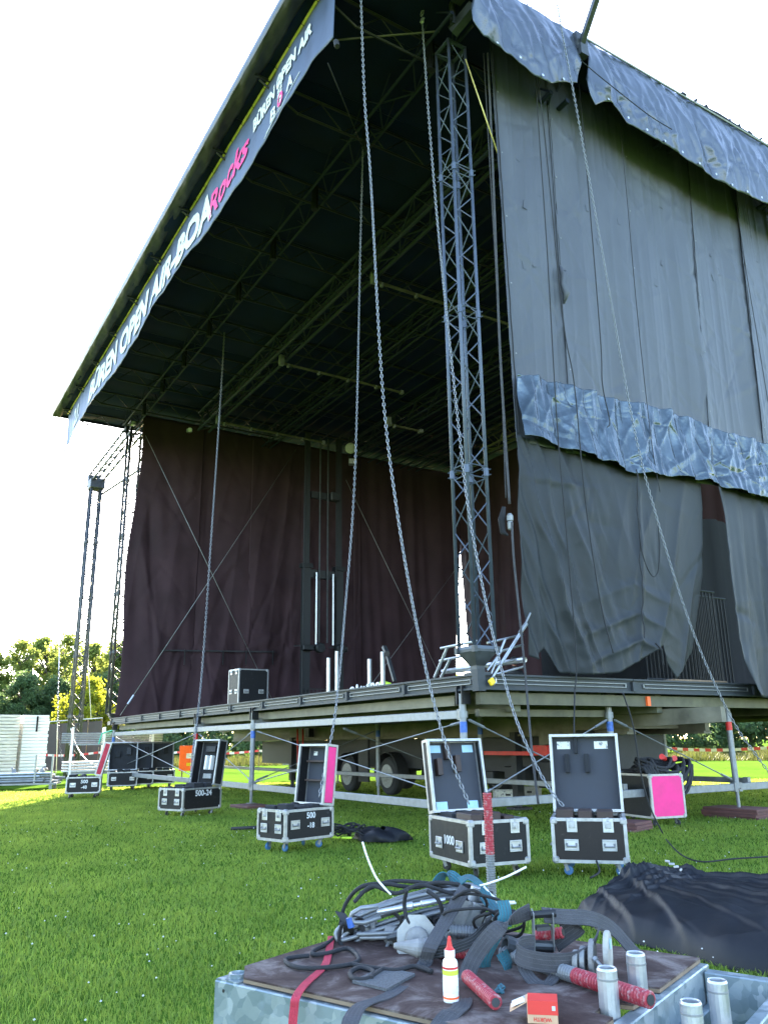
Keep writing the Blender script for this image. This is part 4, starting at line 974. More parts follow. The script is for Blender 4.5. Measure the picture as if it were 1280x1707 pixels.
# --- upright white tubes and parts standing on the deck
tubes = [((548, 1097), 8.9, 'first'), ((562, 1086), 9.3, 'second'), ((616, 1099), 9.2, 'third'), ((638, 1087), 8.9, 'fourth')]
for (px, Y, wd) in tubes:
    p = ony(*px, Y); t = thing('upright_tube', wd+' upright silver tube from the left standing on the stage floor', 'tube', (p.x, p.y, DT), 0, 'upright silver tubes on the stage')
    m = MB(); m.cyl((0, 0, .0), (0, 0, p.z-DT), .048, 12); m.build('shaft', 'alu', t, local=True); m = MB(); m.cyl((0, 0, .001), (0, 0, .03), .10, 12); m.build('foot_flange', 'galv_dull', t, local=True)
t = thing('hinged_lever', 'dark hinged arm lying up beside the fourth upright tube', 'hinged arm', (ony(655, 1135, 8.9).x, 8.9, DT))
m = MB(); m.bar(ony(658, 1136, 8.9), ony(645, 1090, 8.9), .07, .05); m.bar(ony(645, 1090, 8.9), ony(640, 1078, 8.9), .09, .06); m.build('lever', 'steel_dark', t); m = MB(); m.cyl(ony(645, 1090, 8.85), ony(645, 1090, 9.0), .06, 8); m.build('pivot', 'black_steel', t)
for k in range(7):
    p = ony(588+k*7+random.uniform(-2, 2), 1138-k*.9, 8.5+random.uniform(-.2, .5)); m = MB(); a = random.uniform(0, 3); rr = .055+.02*random.random()
    m.tube([Vector((p.x, p.y, DT+.05+.03*(k % 2)))+Vector((math.cos(a)*math.cos(w)*rr, math.sin(a)*math.cos(w)*rr, abs(rr)*math.sin(w)+.03)) for w in [i*math.pi/5 for i in range(10)]], .020, 5, closed=True)
    o = m.build('pipe_clamp', 'white_plastic', None, (p.x, p.y, DT)); tag(o, 'small pale ring clamp in the heap beside the upright tubes', 'clamp', 'pale clamps heaped on the stage edge')
p = ony(643, 1130, 9.3); m = MB(); m.tube([(p.x-.25, p.y, DT+.04), (p.x-.1, p.y, DT+.20), (p.x+.15, p.y, DT+.14), (p.x+.3, p.y, DT+.05)], [.03, .10, .09, .03], 8); tag(m.build('safety_vest', 'hiviz', None, (p.x, p.y, DT), True), 'crumpled yellow-green safety vest lying on the stage edge', 'vest')
# --- black barrier bars seen through the opening in the lower cloth
for k, (y0, lb) in enumerate(((14.2, 'nearer black barred barrier panel standing behind the opening in the grey cloth'), (15.3, 'farther black barred barrier panel standing behind the opening in the grey cloth'))):
    t = thing('crowd_barrier', lb, 'barrier', (-12.2-.5*k, y0, DT), 0); X = -12.2-.5*k; y1 = y0+2.6
    m = MB(); m.cyl((X, y0, DT+2.35), (X, y1, DT+2.35), .025, 8); m.cyl((X, y0, DT+.25), (X, y1, DT+.25), .025, 8); m.build('frame_rail', 'steel_dark', t)
    src = None
    for j in range(21):
        M4 = Matrix.Translation((0, .02+j*.125, 0))
        if src is None: m = MB(); m.cyl((0, 0, .27), (0, 0, 2.33), .017, 6); src = m.build('bar', 'black_steel', t, local=True); src.matrix_local = M4
        else: inst(src, t, 'bar', M4)
m = MB(); m.box((XR-.35, 13.2, DT+.03), (.3, 1.5, .05), None, .004); tag(m.build('plank', 'wood_raw', None, (XR-.35, 13.2, DT)), 'pale wooden plank lying on the deck edge below the opening', 'plank')
# --- person behind the rails
def person():
    r = _ray(857, 1103); h = Vector((r.x, r.y, 0)).normalized(); d = 25.5; p = CAM+r*(d/math.hypot(r.x, r.y)); hz = p.z
    root = thing('person', 'person with red-lit face in dark clothes, mostly hidden behind the rails on stage', 'person', (p.x, p.y, DT), math.atan2(-r.y, -r.x))
    hh = hz-DT   # head centre above the floor: a bent stance
    J = {'pel': (-.10, 0, .78), 'chest': (.0, 0, hh-.42), 'neck': (.04, 0, hh-.16), 'head': (.07, 0, hh), 'top': (.06, 0, hh+.10),
         'kl': (.10, .13, .44), 'al': (-.05, .14, .07), 'tl': (.13, .15, .04), 'kr': (.10, -.13, .44), 'ar': (-.05, -.14, .07), 'tr': (.13, -.15, .04),
         'hl': (-.08, .11, .74), 'hr': (-.08, -.11, .74), 'sl': (.0, .19, hh-.34), 'el': (.10, .27, hh-.58), 'wl': (.28, .2, hh-.62), 'fl': (.36, .18, hh-.60), 'sr': (.0, -.19, hh-.34), 'er': (.10, -.27, hh-.58), 'wr': (.28, -.2, hh-.62), 'fr': (.36, -.18, hh-.60)}
    Rr = {'pel': .15, 'chest': .16, 'neck': .06, 'head': .10, 'top': .08, 'kl': .065, 'kr': .065, 'al': .045, 'ar': .045, 'tl': .035, 'tr': .035, 'hl': .10, 'hr': .10, 'sl': .075, 'sr': .075, 'el': .05, 'er': .05, 'wl': .032, 'wr': .032, 'fl': .03, 'fr': .03}
    E_ = [('pel', 'chest'), ('chest', 'neck'), ('neck', 'head'), ('head', 'top'), ('pel', 'hl'), ('pel', 'hr'), ('hl', 'kl'), ('kl', 'al'), ('al', 'tl'), ('hr', 'kr'), ('kr', 'ar'), ('ar', 'tr'), ('chest', 'sl'), ('chest', 'sr'), ('sl', 'el'), ('el', 'wl'), ('wl', 'fl'), ('sr', 'er'), ('er', 'wr'), ('wr', 'fr')]
    ks = list(J); me = bpy.data.meshes.new('body'); me.from_pydata([J[k] for k in ks], [(ks.index(a), ks.index(b)) for a, b in E_], [])
    ob = bpy.data.objects.new('body', me); COL.objects.link(ob); ob.parent = root
    ob.modifiers.new('skin', 'SKIN'); 
    for i, k in enumerate(ks): me.skin_vertices[0].data[i].radius = (Rr[k], Rr[k]); me.skin_vertices[0].data[i].use_root = (k == 'pel')
    s_ = ob.modifiers.new('sub', 'SUBSURF'); s_.levels = 2; s_.render_levels = 2
    # clothes dark, head and hands skin: one surface, colour split by height on the body
    m_, nt, b = nodes('person_surface'); tc = nt.nodes.new('ShaderNodeTexCoord'); sp = nt.nodes.new('ShaderNodeSeparateXYZ'); lk(nt, tc.outputs['Object'], sp.inputs[0])
    rp = ramp(nt, sp.outputs['Z'], [(.0, (.012, .012, .014)), (1.0, (.42, .19, .13))]); rp.color_ramp.interpolation = 'CONSTANT'
    mr = nt.nodes.new('ShaderNodeMapRange'); mr.inputs[1].default_value = hh-.14; mr.inputs[2].default_value = hh-.139; lk(nt, sp.outputs['Z'], mr.inputs[0]); lk(nt, mr.outputs[0], rp.inputs[0]); lk(nt, rp.outputs[0], b.inputs['Base Color']); b.inputs['Roughness'].default_value = .7
    me.materials.append(m_)
    m = MB(); m.lathe([(.118, -.02), (.122, .03), (.10, .09), (.05, .115), (.01, .12)], (.055, 0, hh+.03), (0, 0, 1), 14); m.build('cap', 'cloth_black', root, local=True, smooth=True)
    m = MB(); m.tube([(.165, 0, hh+.02), (.195, 0, hh-.03), (.16, 0, hh-.045)], [.012, .018, .012], 6); m.build('nose', 'skin', root, local=True, smooth=True)
    for s in (-1, 1):
        m = MB(); m.box((.165, s*.038, hh+.025), (.012, .026, .012), None, .003); m.build('eye', 'black_paint', root, local=True); m = MB(); m.box((.06, s*.105, hh), (.05, .02, .06), None, .008); m.build('ear', 'skin', root, local=True)
    m = MB(); m.tube([(.10, -.07, hh-.05), (.15, -.04, hh-.085), (.165, 0, hh-.09), (.15, .04, hh-.085), (.10, .07, hh-.05)], .022, 6); m.build('beard', 'cloth_black', root, local=True, smooth=True)
person()
# ================================================================== FLIGHT CASES
def flight_case(label, C, yaw, L, W, Hb, zc=.14, z0=-.02, panel='case_panel', front='', left='', txt=None, lid=None, closed=False, wheel='rubber', inserts='insert_wood', seed=0, front_mat=None, small=False, group='flight cases'):
    rs = random.Random(seed); t = thing('flight_case', label, 'flight case', (C[0], C[1], z0), R(yaw), group)
    zt = zc+Hb; e = .034
    m = MB(); th = .014; i_ = .006
    m.bx(i_, L-i_, i_, i_+th, zc+.004, zt-.004); m.bx(i_, L-i_, W-i_-th, W-i_, zc+.004, zt-.004)
    m.bx(i_, i_+th, i_+th, W-i_-th, zc+.004, zt-.004); m.bx(L-i_-th, L-i_, i_+th, W-i_-th, zc+.004, zt-.004); m.bx(i_+th, L-i_-th, i_+th, W-i_-th, zc+.004, zc+.03)
    if closed: m.bx(i_, L-i_, i_, W-i_, zt-.02, zt-.0045)
    body = m.build('body', panel, t, local=True)
    if front_mat: MB().bx(e, L-e, i_-.004, i_+.002, zc+e, zt-e).build('coloured_panel', front_mat, body, local=True)
    def fr(par, x0, x1, y0, y1, za, zb, nm, top=True):
        m = MB()
        for y in (y0, y1-e):
            for z in (za, zb-e): m.bx(x0+e*.6, x1-e*.6, y, y+e, z, z+e)
        for x in (x0, x1-e):
            for z in (za, zb-e): m.bx(x-.001, x+e+.001, y0+e*.6, y1-e*.6, z-.001, z+e+.001)
        for x in (x0, x1-e):
            for y in (y0, y1-e): m.bx(x-.002, x+e+.002, y-.002, y+e+.002, za+e*.5, zb-e*.5)
        return m.build(nm, 'alu_edge', par, local=True)
    fr(t, 0, L, 0, W, zc, zt, 'edge_frame')
    src = None
    for x in (0, L):
        for y in (0, W):
            for z in (zc, zt):
                if src is None: m = MB(); m.box((0, 0, 0), (.085, .085, .085), None, .022); src = m.build('corner_cap', 'alu_edge', t, local=True); o = src
                else: o = bpy.data.objects.new('corner_cap', src.data); COL.objects.link(o); o.parent = t
                o.location = (x+(.034 if x == 0 else -.034), y+(.034 if y == 0 else -.034), z+(.034 if z == zc else -.034))
    # face mapping: front (y=0) and left (x=0)
    def F(side): return (lambda u, v, o: Vector((u, -o, v))) if side == 'f' else (lambda u, v, o: Vector((-o, W-u, v)))
    def boxf(m, side, u0, u1, v0, v1, o0, o1, bev=0):
        f = F(side); a, b = f(u0, v0, o0), f(u1, v1, o1); m.bx(min(a.x, b.x), max(a.x, b.x), min(a.y, b.y), max(a.y, b.y), min(a.z, b.z), max(a.z, b.z), bev)
    def handle(side, u, v, w=.155, h=.115):
        m = MB(); b = .016
        boxf(m, side, u-w/2, u+w/2, v-h/2, v-h/2+b, -.003, .010, .003); boxf(m, side, u-w/2, u+w/2, v+h/2-b, v+h/2, -.003, .010, .003)
        boxf(m, side, u-w/2, u-w/2+b, v-h/2+b, v+h/2-b, -.003, .0095, .003); boxf(m, side, u+w/2-b, u+w/2, v-h/2+b, v+h/2-b, -.003, .0095, .003)
        boxf(m, side, u-w/2+b, u+w/2-b, v-h/2+b, v+h/2-b, -.005, -.001)
        hd = m.build('handle', 'alu', t, local=True); f = F(side); m = MB()
        m.tube([f(u-w*.32, v+h*.12, .0), f(u-w*.32, v-h*.12, .022), f(u+w*.32, v-h*.12, .022), f(u+w*.32, v+h*.12, .0)], .012, 6); m.build('grip', 'galv_dull', hd, local=True)
    def latch(side, u, v, w=.115, h=.15):
        m = MB(); boxf(m, side, u-w/2, u+w/2, v-h/2, v+h/2, -.002, .009, .004); la = m.build('latch', 'alu', t, local=True); m = MB()
        boxf(m, side, u-w*.3, u+w*.3, v-h*.2, v+h*.28, .009, .020, .004); f = F(side); m.cyl(f(u, v-.01, .02), f(u, v-.01, .034), .018, 8); boxf(m, side, u-w*.12, u+w*.12, v+h*.28, v+h*.55, .004, .016, .003); m.build('latch_key', 'alu_edge', la, local=True)
    for side, spec, ln in (('f', front, L), ('l', left, W)):
        hs = .56 if ln < .9 and side == 'l' else .5
        if 'h' in spec:
            for u in (ln*.26, ln*.76): handle(side, u, zc+Hb*.40, min(.155, ln*.22), .12)
        if 'H' in spec:
            for u in (ln*.2, ln*.82): handle(side, u, zc+Hb*.52, .16, .12)
        if 'l' in spec:
            for u in (ln*.28, ln*.76): latch(side, u, zt-.075)
    for (side, s, size, u, v) in (txt or []):
        tm = text_mb(s, size, 0, 0, size*.03); xs_ = [p[0] for p in tm.v]; w = max(xs_)-min(xs_); f = F(side)
        tm.v = [tuple(f(u-w/2+p[0]-min(xs_), v+p[1], -.001 if not front_mat else .004)) for p in tm.v]; tm.build('lettering', 'white_print', t, local=True)
    # castors
    if zc > .08:
        for x in (.13, L-.13):
            for y in (.13, W-.13):
                a = rs.uniform(0, 6.28); dx, dy = math.cos(a)*.03, math.sin(a)*.03; m = MB(); m.bx(x-.05, x+.05, y-.05, y+.05, zc-.012, zc-.001); m.cyl((x, y, zc-.03), (x, y, zc-.012), .03, 8)
                n_ = Vector((-math.sin(a), math.cos(a), 0)); p = Vector((x+dx, y+dy, .052))
                for s in (-1, 1): m.bar(p+n_*s*.024+Vector((0, 0, -.005)), Vector((x, y, zc-.025))+n_*s*.024, .04, .006, n_)
                c = m.build('castor', 'galv_tube', t, local=True); m = MB(); m.lathe([(.035, -.018), (.05, -.016), (.052, 0), (.05, .016), (.035, .018)], p, n_, 14); m.build('wheel', wheel, c, local=True, smooth=False)
    # inserts rising out of the open top
    if inserts and not closed:
        x = .06
        for k in range(3):
            h = rs.uniform(.03, .10); w = L*rs.uniform(.16, .26); m = MB(); m.bx(x, x+w, .06, W*.42, zc+.1, zt+h, .01); m.build('insert', inserts, t, local=True)
            m = MB(); m.bx(x+.02, x+w-.02, W*.55, W-.06, zc+.1, zt+h*.6, .01); m.build('insert', 'foam', t, local=True); x += w+L*.06
        m = MB(); m.lathe([(.06, 0), (.09, .02), (.09, .16), (.05, .19)], (L*.45, W*.48, zt-.12), (.2, .1, 1), 12); m.tube([(L*.4+.03*math.cos(q), W*.5+.05*math.sin(q), zt+.02+.03*math.sin(q*2.3)) for q in [i*.5 for i in range(13)]], .011, 5); m.build('hoist_body', 'black_steel', t, local=True)
    # lid
    if lid:
        O, ew, eh, en, w, h, d = [Vector(v) if not isinstance(v, (int, float)) else v for v in lid['frame']]
        ew.normalize(); eh.normalize(); en = ew.cross(eh).normalized() if en is None else en.normalized()
        mt = Matrix((ew, eh, en)).transposed()
        def lb(m, a0, a1, b0, b1, c0, c1, bev=0): m.box(O+mt @ Vector(((a0+a1)/2, (b0+b1)/2, (c0+c1)/2)), (a1-a0, b1-b0, c1-c0), mt, bev)
        m = MB(); lb(m, .006, w-.006, .006, h-.006, .0, .014); ld = m.build('lid', lid.get('inner', 'case_inner'), t, local=True)
        m = MB(); lb(m, .006, w-.006, .006, .020, .0141, d-.002); lb(m, .006, w-.006, h-.020, h-.006, .0141, d-.002); lb(m, .006, .020, .0201, h-.0201, .0141, d-.002); lb(m, w-.020, w-.006, .0201, h-.0201, .0141, d-.002); m.build('lid_wall', lid.get('wall', panel), ld, local=True)
        m = MB()
        for b in (0, h-.03):
            for c in (-.002, d-.028): lb(m, 0, w, b, b+.03, c, c+.03)
        for a in (0, w-.03):
            for c in (-.002, d-.028): lb(m, a-.001, a+.031, .015, h-.015, c-.001, c+.031)
        for a in (0, w-.03):
            for b in (0, h-.03): lb(m, a-.002, a+.032, b-.002, b+.032, .01, d-.01)
        m.build('lid_frame', 'alu_edge', ld, local=True)
        if lid.get('stripe'): m = MB(); lb(m, .03+w if lid['stripe'] > 0 else -.004, .03+w, 0, 0, 0, 0); m = MB(); a = w-.004 if lid['stripe'] > 0 else -.001; lb(m, a, a+.005, .04, h-.04, .035, d-.035); m.build('lid_stripe', lid.get('stripe_mat', 'pink'), ld, local=True)
        for (a, b, aw, bh, dp, mt_) in lid.get('blocks', []):
            m = MB(); lb(m, a*w-aw/2, a*w+aw/2, b*h-bh/2, b*h+bh/2, .0141, .0141+dp, .003 if dp > .01 else 0); m.build('lid_block' if dp > .01 else 'paper_label', mt_, ld, local=True)
    return t
GRP = 'open flight cases on the grass'
# case 1000
L, W = .76, 1.0
def up_lid(L, W, zt, which, d=.17, tilt=8, h=None, ext=0):
    tl = R(tilt)
    if which == 'back':   # hinge on y=W, inner side looks to -y
        return (Vector((0-ext, W+.0, zt+.005)), Vector((1, 0, 0)), Vector((0, math.sin(tl), math.cos(tl))), Vector((0, -math.cos(tl), math.sin(tl))), L+2*ext, h or W, d)
    return (Vector((L, W+ext, zt+.005)), Vector((0, -1, 0)), Vector((math.sin(tl), 0, math.cos(tl))), Vector((-math.cos(tl), 0, math.sin(tl))), W+2*ext, h or L, d)
flight_case('black and silver open case stencilled 1000 with raised grey-lined lid', (-7.58, 5.73), 81.6, L, W, .47, front='lh', left='h', txt=[('l', '1000', .13, W*.51, .33)], seed=1, group=GRP,
    lid=dict(frame=up_lid(L, W, .61, 'back', .15, 10, .86), blocks=[(.22, .88, .15, .09, .004, 'paper_blue'), (.82, .88, .15, .09, .004, 'paper_blue'), (.24, .10, .15, .09, .004, 'paper_blue'), (.80, .10, .15, .09, .004, 'paper_blue'), (.22, .62, .07, .20, .10, 'insert_wood'), (.40, .84, .07, .20, .09, 'insert_wood'), (.56, .66, .07, .20, .10, 'insert_wood')]))
flight_case('brown-panelled open case with silver edges and raised plain grey lid', (-7.33, 6.69), 44, .82, .80, .47, panel='case_panel_brown', front='lh', left='h', seed=2, wheel='blue_wheel', group=GRP,
    lid=dict(frame=up_lid(.82, .80, .61, 'back', .14, 4, .90), blocks=[(.20, .86, .16, .09, .004, 'paper'), (.75, .86, .16, .09, .004, 'paper'), (.38, .86, .04, .20, .08, 'foam'), (.24, .62, .05, .22, .09, 'foam'), (.53, .62, .05, .22, .09, 'foam')]))
flight_case('open case stencilled 500 -18 on blue castors with pink-striped lid', (-10.92, 5.08), 104, .90, .64, .42, front='H', left='hl', txt=[('f', '500', .11, .47, .43), ('f', '-18', .10, .47, .30)], wheel='blue_wheel', inserts='foam', seed=3, group=GRP,
    lid=dict(frame=up_lid(.90, .64, .56, 'right', .22, 6, .86), stripe=1, blocks=[(.5, .72, .5, .03, .10, 'insert_wood'), (.5, .40, .5, .03, .10, 'insert_wood'), (.25, .86, .08, .06, .004, 'paper')]))
flight_case('smaller open case stencilled 500-24 with upright black-lined lid', (-17.15, 5.67), 112, 1.05, .78, .44, front='', left='hl', txt=[('f', '500-24', .16, .55, .42)], inserts='foam', seed=4, group=GRP,
    lid=dict(frame=up_lid(1.05, .78, .58, 'right', .24, 8, .95), inner='foam', blocks=[(.35, .5, .05, .3, .1, 'white_plastic'), (.55, .5, .05, .3, .1, 'white_plastic'), (.5, .8, .3, .12, .1, 'black_steel'), (.5, .2, .25, .1, .1, 'galv_dull')]))
flight_case('closed case with bright pink end panel carrying a heap of black cable', (-10.04, 11.47), 79, .70, 1.50, .72, front='', left='', closed=True, front_mat='pink', seed=5)
flight_case('tall closed black case with silver edges standing on the stage floor', ony(397, 1160, 8.7), 92, .92, .72, 1.05, zc=.02, z0=DT, front='h', left='hl', closed=True, seed=6)
m = MB(); m.lathe([(.035, 0), (.035, .006)], (-10.04+.05, 11.47+.12, .45), (1, -.2, 0), 10)
# left cluster at the far end of the stage
flight_case('far open case stencilled 500 -48 at the left end of the stage', (-25.6, 5.0), 74, .95, .75, .45, front='H', txt=[('f', '500', .13, .5, .42), ('f', '-48', .12, .5, .27)], inserts='foam', seed=7, group='open flight cases at the left end of the stage',
    lid=dict(frame=up_lid(.95, .75, .59, 'right', .20, 14, .95), stripe=1, stripe_mat='strap_red', wall='stack_white'))
far = [(178, 1317, 'far open case with dark lid right behind the case stencilled 500 -48', 'foam'), (217, 1314, 'far open case with grey lid behind the front post at the left end', 'case_inner'), (244, 1312, 'farthest right of the far open cases, its tall lid lined in grey', 'case_inner')]
for i, (px, py, lb, inner) in enumerate(far):
    p = onz(px, py+1, .0); flight_case(lb, p, 78, .95 if i != 1 else .75, .8, .45, front='H', inserts='foam', seed=8+i, group='open flight cases at the left end of the stage',
        lid=dict(frame=up_lid(.95 if i != 1 else .75, .8, .59, 'back', .18, 12, .95), inner=inner, blocks=[(.3, .6, .2, .2, .06, 'foam'), (.7, .7, .15, .25, .07, 'black_steel')]))
p = onz(487, 1300, 0); flight_case('empty dark case lying open under the stage left of the trailer wheels', (p.x-.3, p.y+.3), 70, .95, .6, .55, zc=.3, closed=False, inserts=None, seed=20, group='cases under the stage', lid=dict(frame=up_lid(.95, .6, .85, 'back', .1, 4, .6), inner='insert_wood'))
# ================================================================== UNDER THE STAGE
def trailer():
    t = thing('stage_trailer', 'long trailer chassis with twin axles parked under the stage', 'trailer', (-20, 13.2, 0))
    m = MB()
    for y in (12.2, 14.4): m.bx(-31, -11, y-.06, y+.06, 1.55, 2.02); m.bx(-31, -11, y-.12, y+.12, 1.51, 1.56)
    m.build('main_beam', 'chassis', t)
    m = MB(); 
    for k in range(14): m.bx(-30.6+k*1.45, -30.5+k*1.45, 12.27, 14.33, 1.62, 1.98)
    m.build('cross_member', 'chassis', t)
    # goose-neck at the right end, rising
    m = MB(); m.add([(-13.4, 12.05, 1.30), (-11.6, 12.05, 1.62), (-8.9, 12.05, 1.68), (-8.9, 12.05, 1.93), (-13.4, 12.05, 1.95), (-13.4, 12.17, 1.30), (-11.6, 12.17, 1.62), (-8.9, 12.17, 1.68), (-8.9, 12.17, 1.93), (-13.4, 12.17, 1.95)], [(0,1,2,3,4), (9,8,7,6,5), (0,5,6,1), (1,6,7,2), (2,7,8,3), (3,8,9,4), (4,9,5,0)]); m.build('goose_neck', 'chassis', t)
    def wheel(x, y):
        w = thing('x', '', '') if False else None
        prof = [(.20, -.14), (.30, -.15), (.44, -.13), (.49, -.09), (.50, -.03), (.50, .03), (.49, .09), (.44, .13), (.30, .15), (.20, .14)]
        m = MB(); m.lathe(prof, (x, y, .53), (0, 1, 0), 28); ty = m.build('tyre', 'rubber', t, smooth=False)
        m = MB(); m.lathe([(.29, -.17), (.31, -.155), (.27, -.10), (.16, -.08), (.14, -.15), (.10, -.18), (.02, -.185)], (x, y, .53), (0, 1, 0), 24); m.build('rim', 'concrete_cast', ty)
        m = MB()
        for k in range(10): a = k*.628; m.cyl((x+math.cos(a)*.19, y-.10, .53+math.sin(a)*.19), (x+math.cos(a)*.19, y-.13, .53+math.sin(a)*.19), .016, 6)
        o = m.build('wheel_nuts', 'galv_dull', ty); tag(o, kind='stuff')
        m = MB(); pts = [(x+math.cos(a)*.62, y-.02, .53+math.sin(a)*.62) for a in [math.pi*(.02+.96*k/12) for k in range(13)]]; m.ribbon(pts, Vector((0, .34, 0)), .02); m.build('mudguard', 'chassis_dark', t)
    for x in (-22.0, -19.75, -17.4): wheel(x, 12.35); wheel(x, 14.25)
    m = MB(); m.bx(-29, -11.8, 12.5, 14.0, .74, 1.5); m.build('equipment_box', 'chassis_dark', t)
    m = MB(); m.bx(-21.15, -20.6, 12.1, 12.16, .35, 1.5); m.build('splash_board', 'chassis_dark', t)
    for x in (-25.5, -14.2): m = MB(); m.bx(x-.09, x+.09, 12.0, 12.18, .25, 1.6); m.bx(x-.2, x+.2, 11.9, 12.28, .0, .05); m.cyl((x, 12.09, .05), (x, 12.09, .4), .06, 10); m.build('support_leg', 'chassis_dark', t)
    for k, x in enumerate((-25.0, -24.6)): m = MB(); m.cyl((x, 12.0, 2.0), (x+.3, 11.9, .7), .03, 6); m.build('red_brace', 'red', t)
    m = MB(); m.bx(-16.0, -11.6, 11.85, 11.92, 1.12, 1.20); m.bx(-11.7, -11.6, 11.85, 11.92, .3, 1.12); m.bx(-13.4, -12.9, 11.8, 12.0, 1.2, 1.32); m.build('red_rail', 'red', t)
    for k in range(5): MB().bx(-16+k*1.1, -15.3+k*1.1, 12.3, 12.9, .45+.1*(k % 2), .75+.12*(k % 3), .02).build('tool_box', 'chassis_dark', t)
    MB().box((-24.0, 11.95, 1.75), (.3, .2, .3), None, .02).build('valve_box', 'black_steel', t); m = MB(); m.box((-11.9, 11.9, 1.45), (.35, .2, .3), None, .02); m.cyl((-12.4, 11.95, 1.45), (-11.4, 11.95, 1.5), .03, 8); m.build('valve_box', 'black_steel', t)
trailer()
def crate(label, p, s, mat, yaw=0, nm='plastic_crate', cat='crate'):
    t = thing(nm, label, cat, p, R(yaw)); w, d, h = s; m = MB(); th = .02
    m.bx(-w/2, w/2, -d/2, -d/2+th, 0, h); m.bx(-w/2, w/2, d/2-th, d/2, 0, h); m.bx(-w/2, -w/2+th, -d/2+th, d/2-th, 0, h); m.bx(w/2-th, w/2, -d/2+th, d/2-th, 0, h); m.bx(-w/2+th, w/2-th, -d/2+th, d/2-th, 0, th); m.build('shell', mat, t, local=True)
    m = MB(); m.bx(-w/2-.012, w/2+.012, -d/2-.012, -d/2+.03, h-.04, h+.004); m.bx(-w/2-.012, w/2+.012, d/2-.03, d/2+.012, h-.04, h+.004); m.build('rim', mat, t, local=True)
    m = MB(); m.bx(-.06, .06, -d/2-.003, -d/2+.004, h*.6, h*.75); m.build('grip_hole', 'black_paint', t, local=True)
p = onz(845, 1338, 0); crate('grey plastic crate on the grass behind the raised lid of case 1000', (p.x, p.y, -.02), (.6, .4, .30), 'paper', 60); p = onz(872, 1335, 0); crate('second pale crate beside the grey one behind case 1000', (p.x-.1, p.y+.25, -.02), (.6, .4, .32), 'concrete_cast', 60)
# cable heap on the pink case: coils over the edge
def coil(label, c, r, n, mat, rad, seed, squash=.35, drop=None, nm='cable_coil'):
    rs = random.Random(seed); t = thing(nm, label, 'cable', c)
    for k in range(n):
        m = MB(); pts = []; ph = rs.uniform(0, 6.28); rr = r*rs.uniform(.65, 1.1); cx, cy = rs.uniform(-.08, .08)*r*3, rs.uniform(-.08, .08)*r*3; tz = rs.uniform(.0, .16)
        for q in range(22):
            a = 2*math.pi*q/22; x = cx+rr*math.cos(a+ph); y = cy+rr*squash*2*math.sin(a+ph); z = tz+.05*math.sin(a*2+k)+rad
            if drop:
                ax = x*drop[0]+y*drop[1]
                if ax > drop[2]: ex = ax-drop[2]; x -= drop[0]*ex*.85; y -= drop[1]*ex*.85; z -= ex*1.15
            pts.append((x, y, max(z, drop[3] if drop else rad)))
        m.tube(pts, rad, 6, closed=True); m.build('cable_turn', mat, t, local=True, smooth=True)
    return t
pk = Vector((-10.04, 11.47, .86)); fdir = Vector((math.cos(R(79-90)), math.sin(R(79-90)), 0))
cc = coil('heap of thick black cable draped over the pink case with red plugs', (pk.x-.16, pk.y+.52, .86), .46, 15, 'rope_black', .028, 5, .5, (fdir.x, fdir.y, .12, -.42))
for q, (dx, dy, dz) in enumerate(((.05, .05, .22), (-.45, -.75, .05), (.0, .3, .2))): m = MB(); m.lathe([(.035, 0), (.045, .03), (.045, .10), (.03, .13), (.05, .14), (.05, .20)], (dx, dy, dz), (.4+.3*q, -.8, .2), 10); m.build('red_plug', 'red', cc, local=True)
p = onz(985, 1310, .55)
t = thing('rope_bundle', 'small bundle of wires and shackles lying on the ledger beside the pink case', 'wire bundle', (p.x, p.y, .60))
for k in range(5): m = MB(); m.tube([(.3*math.cos(a)*(.6+.1*k), .15*math.sin(a), .02+.02*k+.02*math.sin(3*a)) for a in [i*.524 for i in range(12)]], .012, 5, closed=True); m.build('wire_turn', 'galv_tube', t, local=True)
# red-white barrier tape along the wood edge
pm('tape_red', (.62, .05, .05), .6, 0, .1, 9)
def tape():
    stakes = [(-80, 46), (55, 48), (165, 50), (312, 47), (432, 45), (545, 44), (760, 42), (960, 40), (1085, 38), (1300, 34)]
    t = thing('barrier_tape', 'red and white striped barrier tape stretched behind the stage', 'tape', (*horiz(640, 44)[:2], 0)); P = []
    for i, (px, d) in enumerate(stakes):
        p = horiz(px, d); P.append(p)
        if px > 100: o = MB().cyl((p.x, p.y, -.02), (p.x, p.y, 1.35), .018, 6).build('wooden_stake', 'wood_raw', None, (p.x, p.y, 0)); tag(o, 'thin wooden stake holding the barrier tape behind the stage', 'stake', 'stakes of the barrier tape')
    mr, mw_ = MB(), MB()
    k = 0
    for a, b in zip(P[:-1], P[1:]):
        L_ = (b-a).length; n = int(L_/.28)
        for i in range(n):
            q0, q1 = i/n, (i+1)/n; s0, s1 = -.12*math.sin(math.pi*q0), -.12*math.sin(math.pi*q1)
            pa = a.lerp(b, q0)+Vector((0, 0, 1.05+s0)); pb = a.lerp(b, q1)+Vector((0, 0, 1.05+s1)); (mr if k % 2 else mw_).bar(pa, pb, .006, .11); k += 1
    for mm, mt_, nm in ((mr, 'tape_red', 'red_stripe'), (mw_, 'tape_white', 'white_stripe')): o = mm.build(nm, mt_, t); o['kind'] = 'stuff'
tape()
